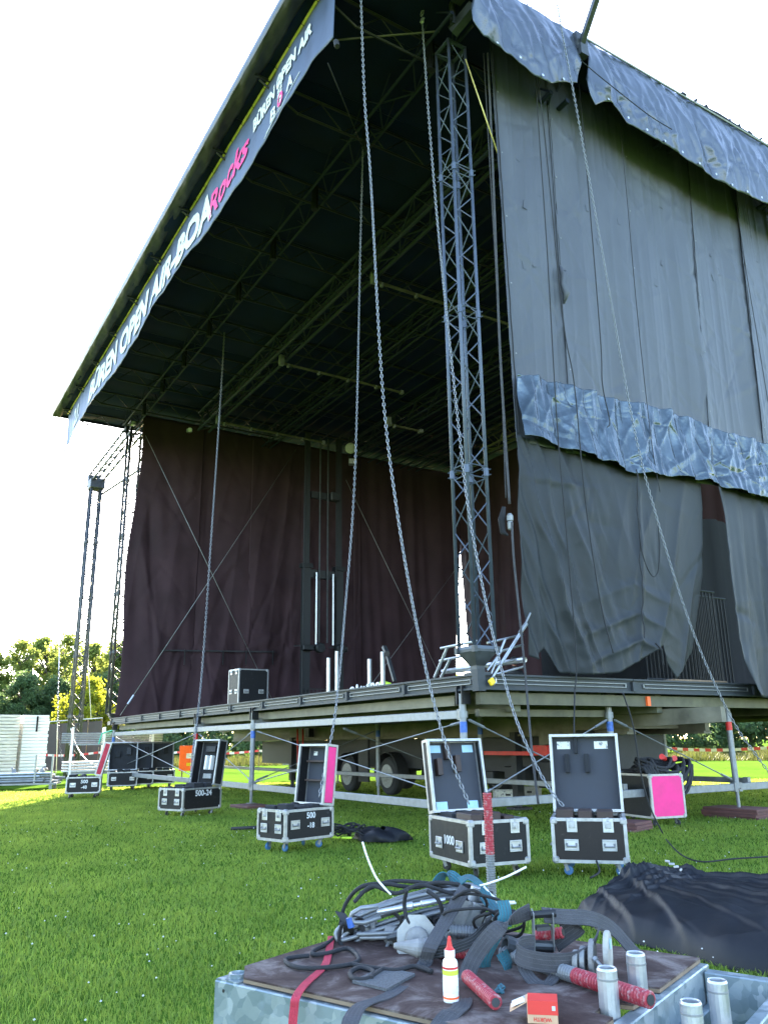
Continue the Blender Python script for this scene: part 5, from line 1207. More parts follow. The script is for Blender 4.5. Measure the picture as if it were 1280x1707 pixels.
# orange board beyond the stage
p = onz(318, 1288); sgn = thing('notice_board', 'bright orange board with pale notices standing behind the stage', 'board', (p.x+6, p.y-2.0, 0), R(82))
m = MB(); m.box((0, 0, .82), (1.15, .04, 1.1), None, .01); m.build('panel', 'orange', sgn, local=True)
for z, s, mt_ in ((.92, (.55, .22), 'paper'), (.55, (.5, .14), 'yellow')): m = MB(); m.box((0, -.024, z), (s[0], .006, s[1])); m.build('notice', mt_, sgn, local=True)
for x in (-.42, .42): MB().bx(x-.03, x+.03, .021, .06, 0, 1.35).build('leg', 'wood_raw', sgn, local=True)

# ================================================================== FAR LEFT: stacks and racks
def board_stack():
    t0 = thing('bearer_pallet', 'timber bearers under the cream board stack at the left picture edge', 'pallet', (-36.6, 4.9, 0), R(8)); n = 20
    for k in range(n):
        z = .16+k*.125; j = random.uniform(-.025, .025)
        m = MB(); m.bx(-1.0+j, 1.0+j, -2.0, .0, z, z+.108, .01); m.v = [(a-36.6, b+4.9, c) for a, b, c in m.v]; tag(m.build('stage_board', 'stack_white', None, (-36.6, 4.9, 0)), 'cream stage board in the tall stack at the left picture edge', 'board', 'cream boards of the left stack').rotation_euler[2] = R(8)
    t1 = thing('bearer_pallet', 'timber bearers under the bright white board stack', 'pallet', (-36.9, 5.05, 0), R(8))
    for k in range(n):
        z = .16+k*.125; j = random.uniform(-.02, .02); m = MB(); m.bx(-1.0+j, 1.0+j, .02, 1.02+random.uniform(-.03, .03), z, z+.112, .01); m.v = [(a-36.9, b+5.05, c) for a, b, c in m.v]; tag(m.build('stage_board', 'stack_lit', None, (-36.9, 5.05, 0)), 'stage board coloured white as if lit, in the bright stack beside the dark screen', 'board', 'white boards of the bright stack').rotation_euler[2] = R(8)
    o = MB().bx(1.02, 1.06, .5, .56, 2.0, 2.6).build('loose_strap', 'cloth_black'); o.location = (-36.9, 5.05, 0); o.rotation_euler[2] = R(8); tag(o, 'short black strap hanging down the face of the bright white board stack', 'strap')
    for t in (t0, t1):
        for y in ((-1.6, -.3) if t is t0 else (.15, .85)): MB().bx(-.9, .9, y-.06, y+.06, .0, .155).build('bearer', 'wood_raw', t, local=True)
board_stack()
def tube_pile():
    t = thing('tube_pallet', 'low rack piled with loose galvanised scaffold tubes in front of the board stacks', 'tube rack', (-32.5, 4.6, 0), R(70)); rs = random.Random(3)
    m = MB(); m.bx(-1.4, 1.5, -.5, .5, .14, .20)
    for x in (-1.2, 1.3):
        for y in (-.4, .4): m.bx(x-.05, x+.05, y-.05, y+.05, -.02, .14)
    m.build('rack_base', 'galv_dull', t, local=True)
    for x in (-1.35, -.9, .75, 1.3): MB().bx(x-.03, x+.03, -.45, -.39, .2, 1.15).build('upright', 'concrete_cast', t, local=True)
    for k in range(34):
        row = k//10; y = -.42+(k % 10)*.092+.045*(row % 2); x0 = -1.45+rs.uniform(-.25, .2); L_ = rs.uniform(2.2, 3.0); z = .25+row*.085
        m = MB(); m.tube([(x0, y+rs.uniform(-.03, .03), z), (x0+L_, y+rs.uniform(-.03, .03), z+rs.uniform(-.01, .03))], .043, 8); o = m.build('scaffold_tube', rs.choice(['galv_tube', 'alu', 'galv_dull'])); o.location = (-32.5, 4.6, 0); o.rotation_euler[2] = R(70); tag(o, 'galvanised scaffold tube piled on the low rack at the far left', 'tube', 'loose tubes on the low rack')
    for k in range(9): m = MB(); a = rs.uniform(-1.2, 1.2); m.lathe([(.05, -.03), (.08, -.03), (.08, .03), (.05, .03)], (a, rs.uniform(-.3, .2), .60+rs.uniform(0, .08)), (rs.uniform(-1, 1), rs.uniform(-1, 1), .4), 8); m.build('ring_coupler', 'galv_dull', t, local=True)
tube_pile()
def screen():
    p0, p1 = Vector((-50, 7.6, 0)), Vector((-49.6, 11.4, 0)); t = thing('fence_screen', 'dark brown fabric screen on a fence between the board stacks and the tower', 'fence', p0)
    d = p1-p0
    for k in range(5):
        a = p0+d*(k/5+.004); b = p0+d*((k+1)/5-.004); m = MB(); g = np.zeros((10, 10, 3))
        for j in range(10):
            for i in range(10): q = a.lerp(b, i/9); g[j, i] = (q.x+.04*math.sin(i*.7+k*2), q.y, .1+(2.55+.25*(k+i/9)/5-.1)*j/9)
        m.grid(g).build('screen_panel', 'fence_board', t, smooth=True)
    m = MB(); m.cyl(p0+V(0, 0, 2.68), p1+V(0, 0, 2.95), .03, 8); m.build('top_rail', 'alu', t)
    for k in range(6): q = p0+d*k/5; MB().cyl((q.x-.1, q.y, -.02), (q.x-.1, q.y, 2.68+.27*k/5), .03, 8).build('post', 'wood_raw', t)
screen()
def barrier_rack():
    t = thing('barrier_rack', 'steel rack of stacked aluminium barrier frames beside the far left cases', 'rack', (-35.2, 8.6, 0), R(80))
    for x in (-1.6, -.4, 1.5):
        for y in (-.5, .5): MB().bx(x-.04, x+.04, y-.04, y+.04, -.02, 2.15).build('upright', 'stack_lit', t, local=True)
    for z in (.35, 1.45): m = MB(); m.bx(-1.7, 1.6, -.52, -.46, z, z+.07); m.bx(-1.7, 1.6, .46, .52, z, z+.07); m.build('shelf_rail', 'galv_tube', t, local=True)
    for k in range(6):
        z = 1.56+k*.07; m = MB(); 
        for y in (-.42, .42): m.cyl((-2.0, y, z), (1.9, y, z), .025, 6)
        for q in range(12): m.cyl((-1.95+q*.34, -.42, z), (-1.95+q*.34, .42, z), .014, 5)
        m.build('barrier_frame', 'alu', t, local=True)
    for k in range(4): m = MB(); m.bx(-1.9, 1.0, -.45, .45, .44+k*.11, .50+k*.11, .01); m.build('stacked_sheet', 'alu', t, local=True)
    m = MB(); m.tube([(-.6, -.55, 1.5), (-.5, -.6, 1.9), (-.1, -.5, 2.02), (.0, .3, 2.0)], .03, 6); m.build('green_strap', 'green_tape', t, local=True)
barrier_rack()
wire('slack_rope', 'pale rope drooping from the outer left tower to the barrier rack', 'rope', smooth_path([onx(118, 1215, -39.6), onx(128, 1245, -38.5), onx(145, 1268, -37), onx(168, 1282, -35.5)], 6), .02, 'tape_white')
wire('hanging_line', 'thin pale line hanging down in front of the trees left of the outer tower', 'line', [onx(99, 1080, -40.5), onx(94, 1290, -40.5)], .02, 'tape_white')
wire('hanging_line', 'thin pale line hanging down between the two left towers', 'line', [onx(146, 1085, -40.5), onx(152, 1200, -40.5)], .018, 'tape_white')
# ================================================================== bag and cables between the cases
def bag():
    p = onz(612, 1400, 0); t = thing('cable_bag', 'black bag spilling cables on the grass between case 500 and case 1000', 'bag', (p.x, p.y, 0), R(40))
    m = MB(); rs = np.random.default_rng(4); g = np.zeros((14, 26, 3))
    for j in range(14):
        for i in range(26):
            a = 2*math.pi*i/25; q = j/13; r = math.sin(math.pi*(.08+.46*(1-q)))*(1+.12*math.sin(3*a)+.10*math.sin(5*a+q*4)+.05*math.sin(9*a+7*q)); z = .17*math.sin(q*math.pi/2)*(1+.15*math.sin(4*a+2))
            g[j, i] = (.42*r*math.cos(a)+.22, .30*r*math.sin(a), z)
    m.grid(g).build('bag_body', 'black_sheet', t, local=True, smooth=True)
    for k in range(9):
        m = MB(); r_ = random.uniform(.14, .26); cx = random.uniform(-.45, -.05); m.tube([(cx+r_*math.cos(a), .22*math.sin(a)*1.1-.05, .05+.09*abs(math.sin(a*1.5+k))+.02*k*.5) for a in [i*.449 for i in range(14)]], .013, 5, closed=True); m.build('cable_turn', ('rope_black', 'rope_black', 'orange' if k == 4 else 'rope_black')[k % 3], t, local=True, smooth=True)
    for k, (x, y) in enumerate(((-.42, -.25), (-.22, -.30))): m = MB(); m.box((x, y, .05), (.16, .05, .03), R(20*k-15), .01); m.build('hiviz_patch', 'hiviz', t, local=True)
    p2 = onz(416, 1384, 0); wire('black_strip', 'short black strip lying on the grass left of case 500', 'strip', [(p2.x-.1, p2.y-.3, .03), (p2.x+.1, p2.y+.35, .04)], .03, 'rubber')
bag()
# ================================================================== FOREGROUND PLATFORM
PO = Vector((-3.10, 1.22, 0)); PA = R(22); PZ = .65
def PL(x, y, z): return PO + Vector((math.cos(PA)*x-math.sin(PA)*y, math.sin(PA)*x+math.cos(PA)*y, z))
def atd(px, py, d): r = _ray(px, py); return CAM + r*(d/r.dot(_fw))
def dz(px, py, z=PZ): return depth_of(onz(px, py, z))
def spigot(par, x, y, z, h=.11, hole=False):
    m = MB(); r = .031; m.lathe([(.024, h-.03), (.024, h), (r-.003, h+.003), (r, h-.004), (r, -.12)][::-1], (x, y, z), (0, 0, 1), 18); s = m.build('spigot', 'alu', par, local=True)
    m = MB(); m.lathe([(.0235, 0), (.0235, .003)], (x, y, z+h-.03), (0, 0, 1), 14); m.build('bore', 'steel_dark', s, local=True)
    m = MB(); m.lathe([(r+.0012, h-.032), (r+.0012, h-.026)], (x, y, z), (0, 0, 1), 18); m.build('ring_groove', 'galv_dull', s, local=True)
    if hole: m = MB(); m.lathe([(.007, 0), (.007, .003)], (x+.010, y-.029, z+h*.55), (.3, -1, 0), 10); m.build('pin_hole', 'black_paint', s, local=True)
def frame_rail(par, x0, x1, y0, y1, z0, z1, nm='rail'):
    m = MB(); m.bx(x0, x1, y0, y1, z0, z1, .004); return m.build(nm, 'galv_spangle', par, local=True)
pf = thing('work_platform', 'galvanised steel platform topped with dusty brown plywood in the foreground', 'platform', PO, PA)
frame_rail(pf, -.03, 1.375, -.03, .02, PZ-.20, PZ-.022); frame_rail(pf, -.03, 1.375, 1.10, 1.15, PZ-.20, PZ-.022); frame_rail(pf, -.03, .02, .0205, 1.0995, PZ-.202, PZ-.023); frame_rail(pf, 1.325, 1.376, .0205, 1.0995, PZ-.202, PZ-.020)
for x, y in ((.02, .02), (1.32, .02), (.02, 1.10), (1.32, 1.10)): m = MB(); m.cyl((x, y, -.02), (x, y, PZ-.2), .03, 12); m.bx(x-.06, x+.06, y-.06, y+.06, -.02, -.005); m.build('leg', 'galv_tube', pf, local=True)
m = MB()
poly = [(.10, -.012), (1.335, -.012), (1.335, .30), (1.27, .31), (1.27, .44), (1.34, .45), (1.345, .53), (1.28, .54), (1.28, .66), (1.35, .67), (1.35, 1.13), (-.01, 1.14), (-.01, .10)]
m.prism(poly, lambda a, b, h: (a, b, h), PZ-.018, PZ); m.build('plywood_top', 'ply_film', pf, local=True)
m = MB(); m.prism([(a*1.0006-.0003, b*1.0006-.0005) for a, b in poly], lambda a, b, h: (a, b, h), PZ-.0165, PZ-.006); m.build('plywood_edge', 'wood_raw', pf, local=True)
m = MB(); m.lathe([(.032, -.02), (.034, .012), (.026, .014), (.024, -.01)], (.03, .03, PZ-.015), (0, 0, 1), 18); m.bx(-.025, .085, -.025, .085, PZ-.0215, PZ-.017); m.build('corner_socket', 'galv_spangle', pf, local=True)
for z in (PZ-.05, PZ-.16): m = MB(); m.lathe([(.006, 0), (.006, .0015)], (.02, -.0305, z), (0, -1, 0), 10); m.build('bolt_hole', 'black_paint', pf, local=True)
spigot(pf, 1.295, .375, PZ); spigot(pf, 1.305, .60, PZ)
sf = thing('steel_trestle', 'open galvanised steel frame with upright spigots joined to the right of the platform', 'steel frame', PL(1.38, 0, 0), PA)
frame_rail(sf, .0, .03, -.2, 1.12, PZ-.24, PZ-.13); frame_rail(sf, .0, .42, 1.06, 1.115, PZ-.20, PZ-.03); frame_rail(sf, .235, .28, -.2, 1.0595, PZ-.22, PZ-.055, 'side_rail'); frame_rail(sf, .031, .2345, .20, .75, PZ-.22, PZ-.15, 'spigot_plate')
spigot(sf, .17, .36, PZ-.07, .13, True); spigot(sf, .175, .62, PZ-.07, .13); spigot(sf, .26, 1.09, PZ-.03, .05)
for x, y in ((.02, 1.05), (.26, 1.05), (.26, -.15)): m = MB(); m.cyl((x, y, -.02), (x, y, PZ-.22), .025, 10); m.build('leg', 'galv_tube', sf, local=True)
# ---- wire rope bundle
def wrope(pts, r, n=10, closed=True):
    pts = [Vector(p) for p in pts]; N = len(pts); P = []; u = None; s = 0
    for k in range(N):
        t = (pts[(k+1) % N]-pts[k-1]) if closed else (pts[min(k+1, N-1)]-pts[max(k-1, 0)]); t.normalize()
        if u is None: u = t.orthogonal().normalized()
        u = (u-t*u.dot(t)).normalized(); w = t.cross(u); s += (pts[k]-pts[k-1]).length if k else 0
        for j in range(n): a = 2*math.pi*j/n; rr = r*(1+.20*math.cos(5*a-s*260)); P.append(pts[k]+(u*math.cos(a)+w*math.sin(a))*rr)
    F = [(k*n+j, k*n+(j+1) % n, ((k+1) % N)*n+(j+1) % n, ((k+1) % N)*n+j) for k in range(N if closed else N-1) for j in range(n)]
    m = MB(); m.add(P, F); return m
def rope_bundle():
    c = atd(690, 1532, 3.42); root = Vector((c.x, c.y, PZ)); t = thing('wire_rope_bundle', 'long looped bundle of galvanised wire rope on top of the heap', 'wire rope', root)
    ax = (atd(805, 1492, 3.45)-atd(572, 1560, 3.38)); hl = ax.length/2; ax.normalize(); toC = Vector((.8, -.55, 0)).normalized(); upv = ax.cross(toC).normalized()
    if upv.z < 0: upv = -upv
    rs = random.Random(9)
    for k in range(13):
        a1 = hl*rs.uniform(.86, 1.06); b1 = rs.uniform(.035, .065); tl = rs.uniform(-.5, .5); e2 = (upv*math.cos(tl)+toC*math.sin(tl)); cc = c+upv*rs.uniform(-.045, .05)+toC*rs.uniform(-.05, .06)+ax*rs.uniform(-.03, .03); pts = []
        for q in range(120):
            a = 2*math.pi*q/120; pts.append(cc+ax*a1*math.copysign(abs(math.cos(a))**.75, math.cos(a))+e2*b1*math.copysign(abs(math.sin(a))**.6, math.sin(a))+upv*(-.02*math.cos(a)**2))
        wrope(pts, .0085).build('rope_turn', 'galv_tube', t, smooth=True)
    # swaged fork end with shackle on the near side
    p0, p1 = atd(592, 1528, 3.28), atd(742, 1500, 3.30); d = (p1-p0).normalized(); m = MB(); m.tube([p0+d*.09, p0+d*.10, p0+d*.20, p0+d*.205, p0+d*.235, p0+d*.24, p0+d*.27, p0+d*.275, p1], [.006, .011, .012, .016, .016, .010, .010, .014, .009], 12); m.build('fork_end', 'alu', t, smooth=False)
    m = MB(); q = p0; n1 = upv; m.tube([q+d*.10+n1*.022, q+d*.03+n1*.026, q-d*.01+n1*.012, q-d*.02, q-d*.01-n1*.022, q+d*.03-n1*.03, q+d*.10-n1*.02], .009, 8); m.build('shackle', 'galv_tube', t, smooth=True)
    m = MB(); m.lathe([(.008, -.02), (.014, -.018), (.014, .018), (.008, .02)], q-d*.025-n1*.02, n1, 10); m.build('blue_pin', 'blue_paint', t)
    m = MB(); m.lathe([(.016, -.03), (.02, -.028), (.02, .028), (.016, .03)], atd(790, 1490, 3.33), (.3, .2, 1), 12); m.lathe([(.012, -.03), (.016, .03)], atd(800, 1500, 3.33), (1, .2, .1), 12); m.build('thimble', 'alu', t)
    for a, b in (((595, 1558), (700, 1548)), ((600, 1564), (690, 1556))): wrope(smooth_path([atd(*a, 3.30), atd((a[0]+b[0])/2, (a[1]+b[1])/2+3, 3.29), atd(*b, 3.33)], 14), .008, closed=False).build('rope_tail', 'galv_tube', t, smooth=True)
    m = MB(); m.tube([atd(645, 1565, 3.27), atd(665, 1560, 3.27), atd(697, 1553, 3.28)], [.010, .014, .012], 8); m.build('dark_fitting', 'steel_dark', t)
rope_bundle()
# ---- black rope tangle
def tangle():
    t = thing('black_rope', 'tangle of black rope looped over the wire bundle and down onto the plywood', 'rope', (*onz(560, 1590, PZ)[:2], PZ))
    paths = [([(566, 1550), (575, 1510), (600, 1480), (640, 1474), (690, 1480), (730, 1472), (780, 1478), (820, 1490)], 3.42), ([(590, 1505), (620, 1478), (660, 1490), (700, 1476), (745, 1488), (790, 1500)], 3.36), ([(600, 1490), (650, 1470), (720, 1474), (760, 1484), (800, 1480)], 3.45),
             ([(678, 1484), (674, 1510), (682, 1540), (705, 1552), (728, 1548), (738, 1530), (730, 1500), (712, 1486)], 3.24), ([(570, 1540), (566, 1570), (585, 1590), (600, 1600), (570, 1604), (540, 1598)], 3.3)]
    for pp, d in paths: m = MB(); m.tube(smooth_path([atd(x, y, d+.02*math.sin(i*2)) for i, (x, y) in enumerate(pp)], 7), .0085, 6); m.build('rope_run', 'rope_black', t, smooth=True)
    flat = [[(574, 1548), (548, 1572), (524, 1585), (522, 1592), (545, 1590), (580, 1582), (598, 1598), (585, 1608), (540, 1614), (500, 1614), (478, 1606), (480, 1598), (515, 1594)], [(585, 1608), (620, 1614), (660, 1618), (690, 1612), (720, 1620)], [(640, 1615), (612, 1632), (590, 1632), (584, 1622), (600, 1614), (622, 1620), (618, 1632)]]
    for pp in flat: m = MB(); m.tube(smooth_path([onz(x, y, PZ+.011) for x, y in pp], 7), .0085, 6); m.build('rope_run', 'rope_black', t, smooth=True)
tangle()
# ---- odds and ends packed under the bundle
def clutter():
    rs = random.Random(23)
    spots = [(622, 1575, 3.38), (655, 1588, 3.3), (742, 1545, 3.3), (762, 1520, 3.36), (822, 1545, 3.2), (850, 1580, 3.02), (735, 1600, 3.1)]
    words = ['under the left end of the wire bundle', 'in front of the wire bundle', 'beside the octagonal plate', 'behind the grey strap', 'behind the teal sling', 'beside the ratchet', 'under the black strap']
    for (x, y, d), wd in zip(spots, words):
        p = atd(x, y, d); p.z = max(p.z, PZ+.035); t = thing('tube_coupler', 'worn steel tube coupler lying '+wd, 'coupler', (p.x, p.y, PZ), 0, 'tube couplers in the heap'); ax = Vector((rs.uniform(-1, 1), rs.uniform(-1, 1), rs.uniform(-.2, .5)))
        m = MB(); m.lathe([(.026, -.022), (.036, -.022), (.038, 0), (.036, .022), (.026, .022), (.025, 0), (.026, -.022)], p, ax, 14); m.build('clamp_ring', rs.choice(['rust_cast', 'galv_dull', 'steel_dark']), t)
        m = MB(); o = ax.orthogonal().normalized(); m.cyl(p+o*.03, p+o*.085, .007, 6); m.lathe([(.013, 0), (.013, .012)], p+o*.065, o, 6); m.build('clamp_bolt', 'galv_tube', t)
    t = thing('dark_webbing', 'crumpled dark webbing stuffed under the wire rope bundle', 'webbing', (*onz(660, 1590, PZ)[:2], PZ))
    for k in range(9):
        x = 585+k*30+rs.uniform(-8, 8); pts = smooth_path([atd(x+rs.uniform(-25, 25), 1592-j*17+rs.uniform(-7, 7), 3.42-.02*j+rs.uniform(-.04, .06)) for j in range(5)], 5); pts = [Vector((q.x, q.y, max(q.z, PZ+.01))) for q in pts]
        m = MB(); m.ribbon(pts, Vector((rs.uniform(-1, 1), rs.uniform(-1, 1), .2)).normalized()*.045, .004); m.build('fold', rs.choice(['rubber', 'cloth_black', 'strap_grey']), t)
    t = thing('black_cable', 'thin black cable looped several times over the right of the heap', 'cable', (*onz(800, 1590, PZ)[:2], PZ))
    for k in range(5):
        cx, cy, d = rs.uniform(770, 850), rs.uniform(1505, 1545), rs.uniform(3.05, 3.25); rx, ry = rs.uniform(25, 55), rs.uniform(14, 30); m = MB()
        m.tube([atd(cx+rx*math.cos(a), cy+ry*math.sin(a)*(1+.2*math.sin(2*a+k)), d+.06*math.sin(a)) for a in [i*.314 for i in range(20)]], .006, 6, closed=True); m.build('cable_turn', 'rope_black', t, smooth=True)
clutter()
# ---- straps
pm('stitch', (.080, .079, .083), .9, 0, .3, 60)
def stitch(o, pts, wv, th):      # raised woven edge lines on both faces
    for s in (-.36, -.12, .12, .36):
        m = MB(); N = len(pts)
        for side in (-1, 1):
            P = []
            for k in range(N): t = (pts[min(k+1, N-1)]-pts[max(k-1, 0)]).normalized(); w = Vector(wv[k]); P.append(pts[k]+w*s+t.cross(w).normalized()*side*th*.5)
            m.tube(P, .0011, 4)
        tag(m.build('stitch_line', 'stitch' if o.data.materials[0].name != 'strap_red' else 'strap_red', o), kind='stuff')
def strap(label, pxs, ds, w, mat, nm='lifting_strap', wdir=None, cat='strap', n=7, th=.004, twist=None):
    pts = smooth_path([atd(x, y, d) for (x, y), d in zip(pxs, ds)], n); N = len(pts); wv = []
    for k in range(N):
        q = k/(N-1); a = np.interp(q, [i/(len(wdir)-1) for i in range(len(wdir))], range(len(wdir))) if wdir else 0; i0 = int(min(a, len(wdir)-2)); f = a-i0; v = Vector(wdir[i0]).lerp(Vector(wdir[i0+1]), f)
        t = (pts[min(k+1, N-1)]-pts[max(k-1, 0)]).normalized(); v = v-t*v.dot(t); wv.append(v.normalized()*w)
    m = MB(); m.ribbon(pts, wv, th); o = m.build(nm, mat, None, pts[-1], False); tag(o, label, cat, 'straps on the platform')
    stitch(o, pts, wv, th)
    return o
Rt, Up_, Dp = tuple(_rt), (0, 0, 1), tuple(Vector((_fw.x, _fw.y, 0)).normalized())
mixv = lambda a, b, k: tuple(Vector(a).lerp(Vector(b), k))
strap('worn grey strap running from the heap down over the front edge of the plywood', [(776, 1480), (748, 1527), (718, 1578), (704, 1612), (655, 1656), (604, 1676), (586, 1700), (580, 1725)], [3.25, 3.12, 3.0, dz(704, 1612), dz(655, 1656), dz(604, 1678), dz(590, 1690)-.06, dz(590, 1690)-.10], .050, 'strap_grey', wdir=[mixv(Rt, Dp, .2), Rt, Rt, mixv(Rt, Dp, .3), mixv(Rt, Dp, .6), Rt])
strap('wide dusty grey strap arching from the ratchet down to the front of the plywood', [(884, 1520), (855, 1533), (822, 1556), (790, 1598), (775, 1640), (770, 1676), (748, 1694), (728, 1720)], [2.98, 2.95, 2.92, 2.88, 2.80, dz(770, 1678), dz(748, 1697), dz(735, 1712)], .058, 'strap_grey', wdir=[mixv(Up_, Rt, .3), mixv(Rt, Up_, .4), Rt, Rt, mixv(Rt, Dp, .3), mixv(Rt, Dp, .5), Rt])
strap('black strap lying across the heap in front of the cast plate', [(703, 1590), (730, 1588), (760, 1580), (790, 1568), (808, 1548), (815, 1530)], [3.08, 3.05, 3.05, 3.06, 3.1, 3.14], .040, 'rubber', wdir=[Up_, Up_, mixv(Up_, Dp, .3), mixv(Up_, Rt, .5)])
strap('teal webbing sling looping down at the middle of the heap onto the plywood', [(838, 1502), (842, 1530), (826, 1560), (808, 1600), (815, 1630), (835, 1652), (850, 1640), (846, 1610), (836, 1588)], [3.05, 3.0, 2.98, 2.96, 2.92, dz(835, 1655), 2.9, 2.93, 2.95], .045, 'teal', wdir=[Rt, mixv(Rt, Up_, .3), Rt, mixv(Rt, Dp, .5), Dp, mixv(Dp, Rt, .4), Rt])
strap('teal webbing sling standing up in a loop behind the wire bundle', [(722, 1486), (736, 1462), (752, 1460), (770, 1478)], [3.5, 3.5, 3.5, 3.48], .055, 'teal', wdir=[mixv(Dp, Rt, .7), mixv(Dp, Rt, .7), mixv(Dp, Rt, .7)])
strap('second teal sling loop at the right end of the wire bundle', [(765, 1470), (782, 1463), (800, 1476), (812, 1500), (830, 1525), (842, 1545)], [3.42, 3.42, 3.38, 3.3, 3.2, 3.1], .05, 'teal', wdir=[mixv(Dp, Up_, .4), mixv(Dp, Rt, .5), Rt, Rt])
strap('red strap hanging over the front left edge of the platform', [(552, 1562), (548, 1588), (540, 1612), (510, 1640), (494, 1662), (490, 1685), (486, 1730)], [dz(552, 1565)-.02, dz(548, 1590), dz(540, 1614), dz(510, 1642), dz(494, 1662)-.01, dz(494, 1662)-.03, dz(494, 1662)-.05], .028, 'strap_red', wdir=[Rt, Rt, mixv(Rt, Dp, .2), Rt, Rt])
# ---- ratchet with its strap
def ratchet():
    d0 = 2.93; b = onz(912, 1600, PZ); t = thing('ratchet_strap', 'steel ratchet with dusty grey webbing coiled in big loops around it', 'ratchet strap', (b.x, b.y, PZ))
    rt2 = Vector(Rt); up2 = Vector((0, 0, 1)); dp2 = Vector(Dp)
    for px, nm in ((888, 'l'), (920, 'r')):
        m = MB(); q = atd(px, 1520, d0); q2 = atd(px+2, 1582, d0); m.bar(q, q2, .045, .004, rt2); m.build('side_plate', 'galv_dull', t)
    for (x0, y0, x1, y1, r, mt_) in ((884, 1526, 926, 1523, .013, 'black_steel'), (886, 1576, 924, 1578, .017, 'steel_dark'), (888, 1582, 922, 1584, .010, 'black_steel')): m = MB(); m.cyl(atd(x0, y0, d0), atd(x1, y1, d0), r, 10); m.build('spool', mt_, t)
    m = MB(); m.bar(atd(893, 1548, d0+.01), atd(916, 1546, d0+.01), .05, .012, up2); m.build('pawl_plate', 'blue_paint' if False else 'steel_dark', t)
    def sp(pp, dd, w, wd):
        pts = smooth_path([atd(x, y, d) for (x, y), d in zip(pp, dd)], 8); N = len(pts); wv = []
        for k in range(N):
            v = Vector(wd[0]).lerp(Vector(wd[1]), k/(N-1)); tt = (pts[min(k+1, N-1)]-pts[max(k-1, 0)]).normalized(); v = v-tt*v.dot(tt); wv.append(v.normalized()*w)
        m = MB(); m.ribbon(pts, wv, .005); stitch(m.build('webbing', 'strap_grey', t), pts, wv, .005)
    sp([(905, 1526), (940, 1529), (985, 1532), (1020, 1548), (1050, 1580), (1072, 1602)], [2.93, 2.95, 3.0, 3.04, 3.02, dz(1072, 1604)], .055, (mixv(Up_, Dp, .4), mixv(Rt, Dp, .4)))
    sp([(890, 1575), (868, 1578), (862, 1590), (880, 1600), (920, 1606), (960, 1602), (985, 1585), (998, 1550)], [2.9, 2.86, 2.82, 2.79, 2.78, 2.80, 2.84, 2.9], .060, (mixv(Up_, Rt, .1), mixv(Up_, Rt, .3)))
    sp([(868, 1590), (875, 1618), (893, 1640), (915, 1640), (932, 1615), (950, 1600)], [2.84, 2.8, dz(893, 1640), dz(915, 1641), 2.82, 2.86], .045, (mixv(Rt, Dp, .3), mixv(Rt, Up_, .3)))
    sp([(925, 1575), (945, 1560), (965, 1545), (955, 1540), (935, 1550)], [2.98, 3.0, 3.02, 3.02, 3.0], .06, (Up_, Up_))
ratchet()
# ---- threaded jack spindles
def spindle(label, p0, p1, r, red, rmat='red_paint', group='threaded jack spindles', both=True):
    p0, p1 = Vector(p0), Vector(p1); L_ = (p1-p0).length; d = (p1-p0).normalized(); t = thing('jack_spindle', label, 'spindle', tuple(p0) if p0.z < p1.z else tuple(p0), 0, group)
    def part(a, b, mat, nm):
        n = max(4, int((b-a)*L_/.0125)); prof = []
        for k in range(n):
            h = (a+(b-a)*k/n)*L_; s = (b-a)*L_/n; prof += [(r*.84, h), (r*.86, h+s*.3), (r, h+s*.45), (r, h+s*.8)]
        prof.append((r*.84, b*L_)); m = MB(); m.lathe(prof, p0, d, 16); return m.build(nm, mat, t)
    part(0, red[0], 'galv_tube', 'thread') if red[0] > .02 else None
    part(red[0], red[1], rmat, 'painted_thread')
    if red[1] < .98: part(red[1], 1, 'galv_tube', 'thread')
    m = MB(); m.lathe([(r*.62, 0), (r*.62, .002)], p1+d*.0005, d, 12); m.build('bore', 'steel_dark', t)
    return t
spindle('long threaded spindle with red end lying across the right of the plywood', atd(838, 1588, 3.05), onz(1084, 1668, PZ+.032), .0255, (.54, 1.0))
spindle('red threaded spindle half buried under straps behind the white bottle', atd(715, 1592, 3.12), atd(805, 1588, 3.08), .024, (.0, 1.0))
spindle('short pinkish threaded spindle lying with its open end towards the front', onz(778, 1628, PZ+.028), onz(826, 1672, PZ+.026), .022, (0, 1))
spindle('red threaded spindle held in the ratchet', atd(893, 1561, 2.99), atd(938, 1555, 2.95), .020, (0, 1))
spindle('dark galvanised spindle stub in the middle of the heap', atd(745, 1552, 3.2), atd(800, 1556, 3.2), .024, (.9, 1.0), 'galv_dull')
vb = atd(817, 1515, 4.55); spz = onz(817, 1515, .0)
tp = atd(812, 1322, 4.6)
v = spindle('tall upright threaded spindle, red above and silver below, standing in front of case 1000', (tp.x+.0, tp.y-.0, .0), tp, .026, (.72, 1.0))
m = MB(); m.box((tp.x, tp.y, .004), (.2, .2, .012)); m.build('foot_plate', 'galv_dull', v)
